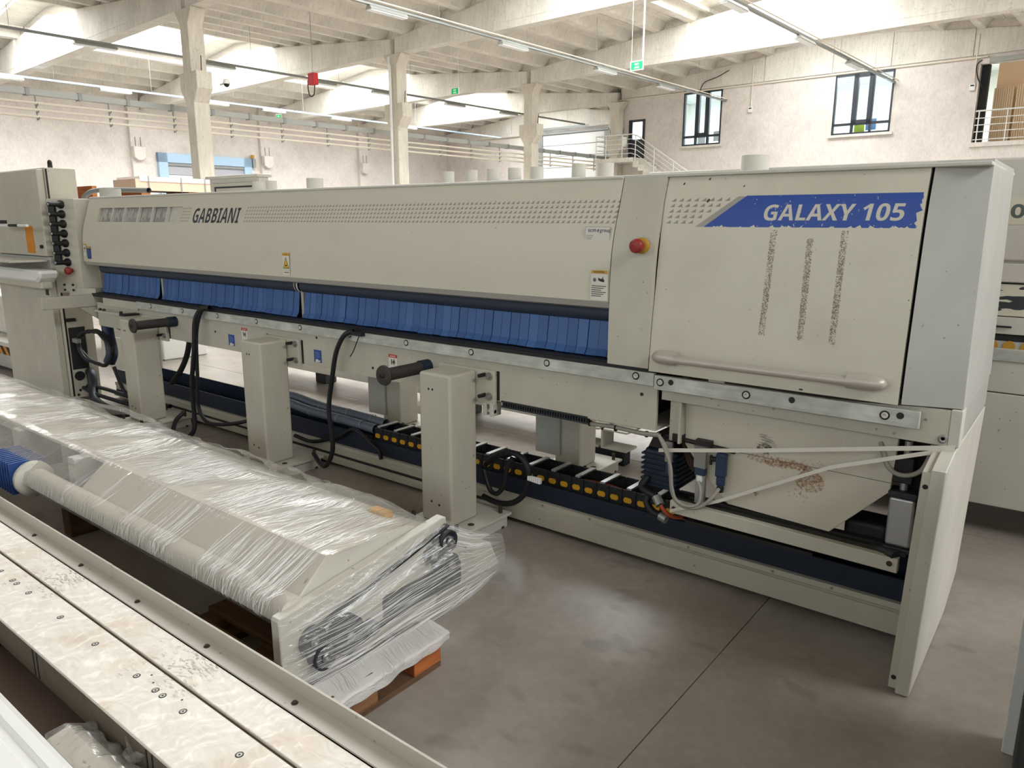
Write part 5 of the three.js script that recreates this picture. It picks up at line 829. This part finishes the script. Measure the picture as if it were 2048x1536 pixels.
// ---------------------------------------------------------------- foreground: worn machine table, wrapped conveyor on a pallet, small wrapped pack
{
  const t = thing('machine_table', 'worn cream machine table of two long steel plates with a raised edge angle, foreground left', 'table'), y = 0.35, a = -5.2, b = -0.7;
  const plate = (x0, x1, z0, z1) => { const g = rb(x0, x1, y - 0.012, y, z0, z1, 0.003); return g; };
  const p1 = part(t, 'table_plate', plate(a, b, -0.903, -0.718), M.worn, 'near plate with ringed screws'), p2 = part(t, 'table_plate', plate(a, b, -1.021, -0.914), M.worn);
  part(t, 'edge_angle', [polyX([[-1.0235, y], [-1.0235, y + 0.006], [-1.079, y + 0.006], [-1.079, y + 0.056], [-1.086, y + 0.056], [-1.086, y]].reverse(), a, -2.722), polyX([[-1.0235, y], [-1.0235, y + 0.006], [-1.079, y + 0.006], [-1.079, y + 0.055], [-1.086, y + 0.055], [-1.086, y]].reverse(), -2.719, b)], M.angle);
  for (let k = 0; k < 9; k++) { const x = -4.26 + 0.4475 * k; part(t, 'angle_screw', [cyl([x, y + 0.006, -1.05], [x, y + 0.012, -1.05], 0.0065, undefined, 10), cyl([x, y + 0.006, -1.05], [x, y + 0.0075, -1.05], 0.01, undefined, 10)], M.rust); }
  for (const x of [-4.2, -3.75, -3.12, -3.0, -2.96, -2.85, -2.58, -2.32, -2.05, -1.94, -1.9, -1.79, -1.52, -1.3]) { part(p1, 'screw_ring', lathe([[0.0105, 0], [0.0105, 0.0012], [0.008, 0.0012]], [x, y, -0.846], [x, 9, -0.846], 16), M.black); part(p1, 'screw_head', lathe([[0.0072, 0.0008], [0, 0.0008]], [x, y, -0.846], [x, 9, -0.846], 14), M.creamPale); part(p1, 'hex_socket', cyl([x, y + 0.0008, -0.846], [x, y + 0.0014, -0.846], 0.003, undefined, 6), M.black); }
  for (const [x, z] of [[-2.02, -0.875], [-1.98, -0.86], [-1.84, -0.87], [-1.36, -0.84]]) part(p1, 'hole', cyl([x, y, z], [x, y + 0.0008, z], 0.003, undefined, 8), M.black);
  part(t, 'beam', [bx(a, b, 0.235, y - 0.012, -0.735, -0.722), bx(a, b, 0.235, y - 0.012, -1.085, -1.075), bx(a, b, 0.235, 0.245, -1.075, -0.735), bx(a, b, 0.3, y - 0.012, -0.93, -0.89)], M.shadedGrime);
  part(t, 'side_slot', [-3.9, -2.48, -1.75].flatMap((x) => [bx(x, x + 0.006, 0.24, 0.33, -0.722, -0.7205), bx(x + 0.03, x + 0.036, 0.24, 0.33, -0.722, -0.7205)]), M.black);
  for (const x of [-4.9, -3.3, -1.2]) part(t, 'support', rb(x - 0.1, x + 0.1, 0, 0.235, -1.05, -0.76, 0.01), M.woodDark);
  settle(t);
  const bd = thing('ground_board', 'dark brown board lying on the floor under the table edge', 'board'); part(bd, 'board', rb(-3.4, -1.6, 0, 0.012, -0.95, -0.2, 0.003), M.board); settle(bd);
}
{
  // pallet: blocks, bottom boards, deck boards
  const p = thing('pallet', 'wooden pallet under the wrapped conveyor', 'pallet'), x0 = -2.62, x1 = -1.76, z0 = -1.82, z1 = -1.05;
  [x0, (x0 + x1) / 2 - 0.05, x1 - 0.1].forEach((x) => { part(p, 'bottom_board', rb(x, x + 0.1, 0, 0.022, z0, z1, 0.003), M.woodDark); [z0, (z0 + z1) / 2 - 0.07, z1 - 0.14].forEach((z, i) => part(p, 'block', rb(x, x + 0.1, 0.022, 0.1, z, z + 0.14, 0.004), i === 0 && x > -1.9 ? M.woodOrange : M.wood)); part(p, 'stringer_board', rb(x, x + 0.1, 0.1, 0.122, z0, z1, 0.003), M.wood); });
  for (let k = 0; k < 5; k++) { const z = z0 + k * (z1 - z0 - 0.11) / 4; part(p, 'deck_board', rb(x0, x1, 0.122, 0.144, z, z + 0.11, 0.003), M.wood); }
  settle(p);
}
{
  const c = thing('wrapped_conveyor', 'roller conveyor wrapped in clear stretch film with bare pulleys on its end plate', 'conveyor'), X0 = -6.6, X1 = -1.92;
  // body: sloping front face, flat top, rear fall; tube roller along the lower front edge
  part(c, 'housing', [polyX([[-1.30, 0.425], [-1.44, 0.545], [-1.80, 0.535], [-1.98, 0.46], [-2.02, 0.30], [-1.62, 0.27], [-1.36, 0.33]].reverse(), -3.55, X1, 0.004)], M.creamPale);
  part(c, 'rear_housing', [polyX([[-1.44, 0.53], [-1.44, 0.545], [-1.80, 0.535], [-1.98, 0.46], [-2.02, 0.30], [-1.7, 0.28], [-1.62, 0.5]].reverse(), X0, -3.552, 0.003)], M.creamPale);
  part(c, 'bracket', [rb(-3.78, -3.7, 0.36, 0.54, -1.6, -1.36, 0.006)], M.creamGrey); part(c, 'bracket', [rb(-4.6, -4.5, 0.3, 0.53, -1.6, -1.4, 0.006)], M.creamGrey);
  part(c, 'roller', [cyl([-3.95, 0.41, -1.285], [X1 + 0.02, 0.41, -1.285], 0.052, undefined, 28)], M.creamPale);
  const ep = part(c, 'side_plate', [polyX([[-1.205, 0.16], [-1.205, 0.42], [-1.21, 0.43], [-1.962, 0.53], [-1.972, 0.525], [-1.985, 0.42], [-1.9, 0.17]].reverse(), -1.905, -1.868, 0.003)], M.creamPale);
  part(c, 'bearing_box', [polyX([[-1.95, 0.2], [-1.95, 0.46], [-2.07, 0.41], [-2.25, 0.32], [-2.31, 0.2]].reverse(), -1.98, -1.875, 0.004)], M.creamPale);
  const wheel = (name, y, z, r, w, m) => { const g = part(c, name, lathe([[0, 0], [r, 0], [r, w * 0.2], [r * 0.96, w * 0.3], [r * 0.96, w * 0.7], [r, w * 0.8], [r, w], [r * 0.82, w], [r * 0.78, w * 0.75], [r * 0.3, w * 0.75], [r * 0.28, w * 1.05], [0.012, w * 1.05], [0.01, w * 0.9], [0, w * 0.9]], [-1.868, y, z], [9, y, z], 30), m); part(g, 'hub', lathe([[0.017, w * 1.05], [0.013, w * 1.2], [0.007, w * 1.2], [0.007, w], [0, w]], [-1.868, y, z], [9, y, z], 14), M.zinc); return g; };
  wheel('pulley', 0.25, -1.345, 0.046, 0.045, M.charcoal); wheel('pulley', 0.31, -1.32, 0.05, 0.025, M.charcoal); wheel('idler', 0.25, -1.56, 0.027, 0.04, M.greyHose);
  const gear = wheel('pulley', 0.28, -1.445, 0.062, 0.05, M.charcoal), teeth = []; for (let k = 0; k < 30; k++) { const a = k / 30 * Math.PI * 2; const g = new THREE.BoxGeometry(0.04, 0.008, 0.005); g.translate(0, 0.064, 0); g.rotateX(a); g.translate(-1.843, 0.28, -1.445); teeth.push(clean(g)); } part(gear, 'teeth', teeth, M.black);
  wheel('pulley', 0.45, -1.935, 0.045, 0.055, M.charcoal); wheel('pulley', 0.36, -1.93, 0.046, 0.065, M.charcoal); wheel('pulley', 0.41, -1.87, 0.03, 0.035, M.charcoal);
  part(c, 'belt', [loft([[[-1.862, 0.50, -1.96], [-1.835, 0.50, -1.96], [-1.835, 0.505, -1.96], [-1.862, 0.505, -1.96]], [[-1.862, 0.345, -1.33], [-1.835, 0.345, -1.33], [-1.835, 0.35, -1.33], [-1.862, 0.35, -1.33]]]), loft([[[-1.862, 0.315, -1.96], [-1.835, 0.315, -1.96], [-1.835, 0.32, -1.96], [-1.862, 0.32, -1.96]], [[-1.862, 0.2, -1.45], [-1.835, 0.2, -1.45], [-1.835, 0.206, -1.45], [-1.862, 0.206, -1.45]]])], M.black);
  part(c, 'gearbox', [rb(-1.9, -1.85, 0.22, 0.33, -2.05, -1.63, 0.02)], M.charcoal);
  for (const [y, z] of [[0.335, -1.6], [0.39, -1.58], [0.21, -1.22], [0.44, -1.83]]) part(ep, 'bore', cyl([-1.8685, y, z], [-1.866, y, z], 0.011, undefined, 10), M.rust);
  // film: tight wrap of the long body, tent over the end plate, loose flaps along the far edge
  const mUV = (g, a, b) => { const u = g.attributes.uv; for (let i = 0; i < u.count; i++) u.setXY(i, u.getX(i) * a, u.getY(i) * b); return g; };
  const fold = (x, k) => 0.008 * Math.sin(x * 9 + k) + 0.006 * Math.sin(x * 23 + 2 * k);
  const sec = [[-1.222, 0.40], [-1.24, 0.452], [-1.285, 0.474], [-1.437, 0.556], [-1.62, 0.552], [-1.81, 0.547], [-1.93, 0.505], [-2.02, 0.42], [-2.05, 0.30], [-1.7, 0.25], [-1.38, 0.28], [-1.262, 0.345]];
  const X = (s) => X0 - 0.05 + (X1 + 0.03 - X0 + 0.05) * s;
  const skinF = (s, t) => {
    const x = X(s), f = (t % 1) * 12, i = Math.floor(f) % 12, u = f - Math.floor(f), a = sec[i], b = sec[(i + 1) % 12];
    let z = a[0] + (b[0] - a[0]) * u, y = a[1] + (b[1] - a[1]) * u;
    const side = Math.sin(Math.PI * u), k = i <= 3 || i === 11 ? 0.22 * side + 0.05 : 0.35 + 0.65 * side, d = fold(x + 0.5 * z, i * 1.7);
    if (i >= 5 && i <= 7) { z -= 0.05 * k * (0.5 + 0.5 * Math.sin(x * 3.1 + 1)) + 0.03 * k * Math.sin(x * 7.3); y += 0.02 * k * Math.sin(x * 4.7); }
        return [x, y + d * k * 0.7, z + d * k * 0.5];
  };
  part(c, 'film', mUV(sheet(220, 48, skinF), 4.7, 1.9), M.film);
  const inv = (x) => (x - X0 + 0.05) / (X1 + 0.03 - X0 + 0.05), stuff = (m) => { m.userData.kind = 'stuff'; return m; };
  { // fine creases of the stretched film, glints drawn in as white ribbons: across the sloping front, then across the top
    const cr = [], tp = [];
    for (let k = 0; k < 900; k++) { const x = rr(-3.55, -1.95); if (fbm(inv(x), 0.3, 24, 4, 3, 5) < rr(0.38, 0.56)) continue; const a = rr(-0.4, 2.1), b = Math.min(2.98, a + rr(0.5, 2.4)), n = 6, sl = rr(-0.02, 0.03), p = []; for (let i = 0; i <= n; i++) { const f = a + (b - a) * i / n, q2 = skinF(inv(x + sl * i / n), ((f + 12) % 12) / 12); p.push([q2[0], q2[1] + 0.0025, q2[2] + 0.004]); } cr.push(ribbon(p, [0, 0.6, 0.8], rr(0.0004, 0.0013))); }
    for (let k = 0; k < 1100; k++) { const x = rr(-3.4, -1.95); if (fbm(inv(x), 0.7, 20, 4, 3, 6) < rr(0.34, 0.55)) continue; const a = rr(3.02, 4.6), b = Math.min(4.95, a + rr(0.2, 0.9)), n = 3, sl = rr(-0.02, 0.04), p = []; for (let i = 0; i <= n; i++) { const q2 = skinF(inv(x + sl * i / n), (a + (b - a) * i / n) / 12); p.push([q2[0], q2[1] + 0.004, q2[2]]); } tp.push(ribbon(p, [0, 1, 0], rr(0.0006, 0.0016))); }
    stuff(part(c, 'film_crease_glint', cr, M.crease)); stuff(part(c, 'film_crease_glint', tp, M.crease));
  }
  const endF = (s, t) => {       // stretched skin over plate, pulleys and rear box
    const zt = [-1.203, -1.45, -1.70, -1.95, -2.10, -2.32], yt = [0.432, 0.464, 0.497, 0.53, 0.425, 0.335], yb = [0.12, 0.12, 0.125, 0.13, 0.14, 0.19], xo = [0.003, 0.05, 0.05, 0.075, 0.03, 0.004];
    const f = s * 5, i = Math.min(4, Math.floor(f)), u = f - i, L = (a) => a[i] + (a[i + 1] - a[i]) * u;
    const y = L(yb) + (L(yt) - L(yb)) * t, b = t < 0.5 ? Math.min(1, t * 3) : Math.min(1, (1 - t) * 3), w = 0.0025 * Math.sin(52 * (t - 0.5 * s)) + 0.0018 * Math.sin(91 * (t + 0.3 * s));
    return [-1.864 + L(xo) * b + (1 - t) * 0.02 + w * (0.2 + b), y, L(zt) - 0.004 * Math.sin(11 * s + 5 * t)];
  };
  part(c, 'end_film', mUV(sheet(60, 30, endF), 0.35, 1.6), M.filmClear);
  { const cr = []; for (let k = 0; k < 230; k++) { const s0 = rr(-0.1, 0.75), ds = rr(0.12, 0.5), t0 = rr(0.02, 0.95), sl = 0.12 + rr(-0.12, 0.1), p = []; for (let i = 0; i <= 6; i++) { const u = s0 + ds * i / 6, t = t0 + sl * ds * i / 6; if (u < 0.005 || u > 0.98 || t > 0.99 || t < 0.01) continue; const q2 = endF(u, t); p.push([q2[0] + 0.003, q2[1], q2[2]]); } if (p.length > 2) cr.push(ribbon(p, [1, 0, 0], rr(0.0003, 0.001))); } stuff(part(c, 'film_crease_glint', cr, M.crease)); }
  part(c, 'film_skirt', sheet(60, 10, (s, t) => [-1.846 + 0.116 * Math.min(1, t * 3) + 0.004 * t * Math.sin(34 * s + 3 * t), 0.16 - (0.085 - 0.035 * s) * t * (0.93 + 0.07 * Math.sin(17 * s)), -1.2 - 0.64 * s]), M.filmWhite);
  for (const [xa, xb, w, h] of [[-5.6, -3.75, 0.2, 0.1], [-3.7, -3.0, 0.16, 0.05], [-3.1, -2.72, 0.14, 0.05], [-2.6, -2.1, 0.1, 0.05]]) part(c, 'film_flap', sheet(30, 10, (s, t) => { const x = xa + (xb - xa) * s, e = Math.sin(Math.PI * Math.min(1, s * 1.02)) * 0.7 + 0.3 * s; return [x + 0.1 * t, 0.52 - 0.10 * t - 0.03 * t * Math.sin(9 * s) + h * t * (1 - t), -1.95 - w * t * e - 0.012 * Math.sin(24 * s + 6 * t)]; }), M.film);
  // drive motor and flange under film near the left end
  const mo = part(c, 'drive_motor', [cyl([-4.42, 0.40, -1.285], [-4.02, 0.40, -1.285], 0.075, undefined, 24), ...Array.from({ length: 10 }, (_, i) => bx(-4.4 + i * 0.035, -4.39 + i * 0.035, 0.32, 0.48, -1.365, -1.205))], std({ color: 0x274a86, roughness: 0.5 }));
  part(mo, 'flange', lathe([[0, 0.05], [0.05, 0.05], [0.088, 0.03], [0.09, 0], [0, 0]], [-4.02, 0.40, -1.285], [9, 0.40, -1.285]), M.creamPale);
  part(c, 'stand', [rb(-4.2, -4.1, 0, 0.3, -1.95, -1.45, 0.01), rb(-6.2, -6.1, 0, 0.3, -1.95, -1.45, 0.01), rb(-2.3, -2.1, 0.144, 0.3, -1.9, -1.5, 0.01)], M.woodDark);
  part(c, 'connector_block', [rb(-2.15, -2.05, 0.505, 0.54, -1.87, -1.82, 0.01)], M.yellow);
  settle(c);
}
{
  const o = thing('white_beam', 'white profiled beam crossing the lower left corner', 'beam'); part(o, 'profile', polyX([[-0.592, 0.28], [-0.592, 0.352], [-0.575, 0.365], [-0.55, 0.365], [-0.54, 0.35], [-0.52, 0.35], [-0.51, 0.365], [-0.45, 0.365], [-0.44, 0.35], [-0.3, 0.35], [-0.3, 0.28]].reverse().map(([z, y]) => [z, y - 0.05]), -4, -1.2, 0.003), M.white); part(o, 'support', rb(-3.4, -3.2, 0, 0.23, -0.58, -0.3, 0.01), M.woodDark); part(o, 'support', rb(-1.6, -1.4, 0, 0.23, -0.58, -0.3, 0.01), M.woodDark); settle(o);
  const p = thing('wrapped_pack', 'small film wrapped pack with a twisted end in the lower left corner', 'pack');
  part(p, 'contents', [polyX([[-0.605, 0.12], [-0.605, 0.275], [-0.66, 0.285], [-0.69, 0.27], [-0.7, 0.12]].reverse(), -2.07, -1.2, 0.004)], M.creamPale);
  part(p, 'film', sheet(60, 16, (s, t) => { const sec = [[-0.6, 0.1], [-0.6, 0.285], [-0.665, 0.297], [-0.712, 0.275], [-0.715, 0.1]], x = -2.09 + 0.9 * s, f = Math.min(3.999, t * 4), i = Math.floor(f), u = f - i, a = sec[i], b = sec[i + 1], d = 0.004 * Math.sin(40 * x + 3 * i) + 0.003 * Math.sin(90 * x); return [x + 0.05 * t, a[1] + (b[1] - a[1]) * u + d, a[0] + (b[0] - a[0]) * u - d]; }), M.film);
  part(p, 'film_twist', sheet(30, 14, (s, t) => { const a = s * Math.PI * 2, r = 0.012 + 0.028 * t * (1 + 0.35 * Math.sin(5 * a)); return [-1.80 + r * Math.cos(a) * 1.2, 0.27 + 0.045 * t + 0.006 * Math.sin(3 * a), -0.715 - 0.02 * t + r * Math.sin(a)]; }), M.film);
  settle(p);
}

// ---------------------------------------------------------------- draw
const renderer = new THREE.WebGLRenderer({ antialias: true });
renderer.toneMapping = THREE.LinearToneMapping;
renderer.toneMappingExposure = EXPOSURE;
renderer.shadowMap.enabled = true;
renderer.render(scene, camera);
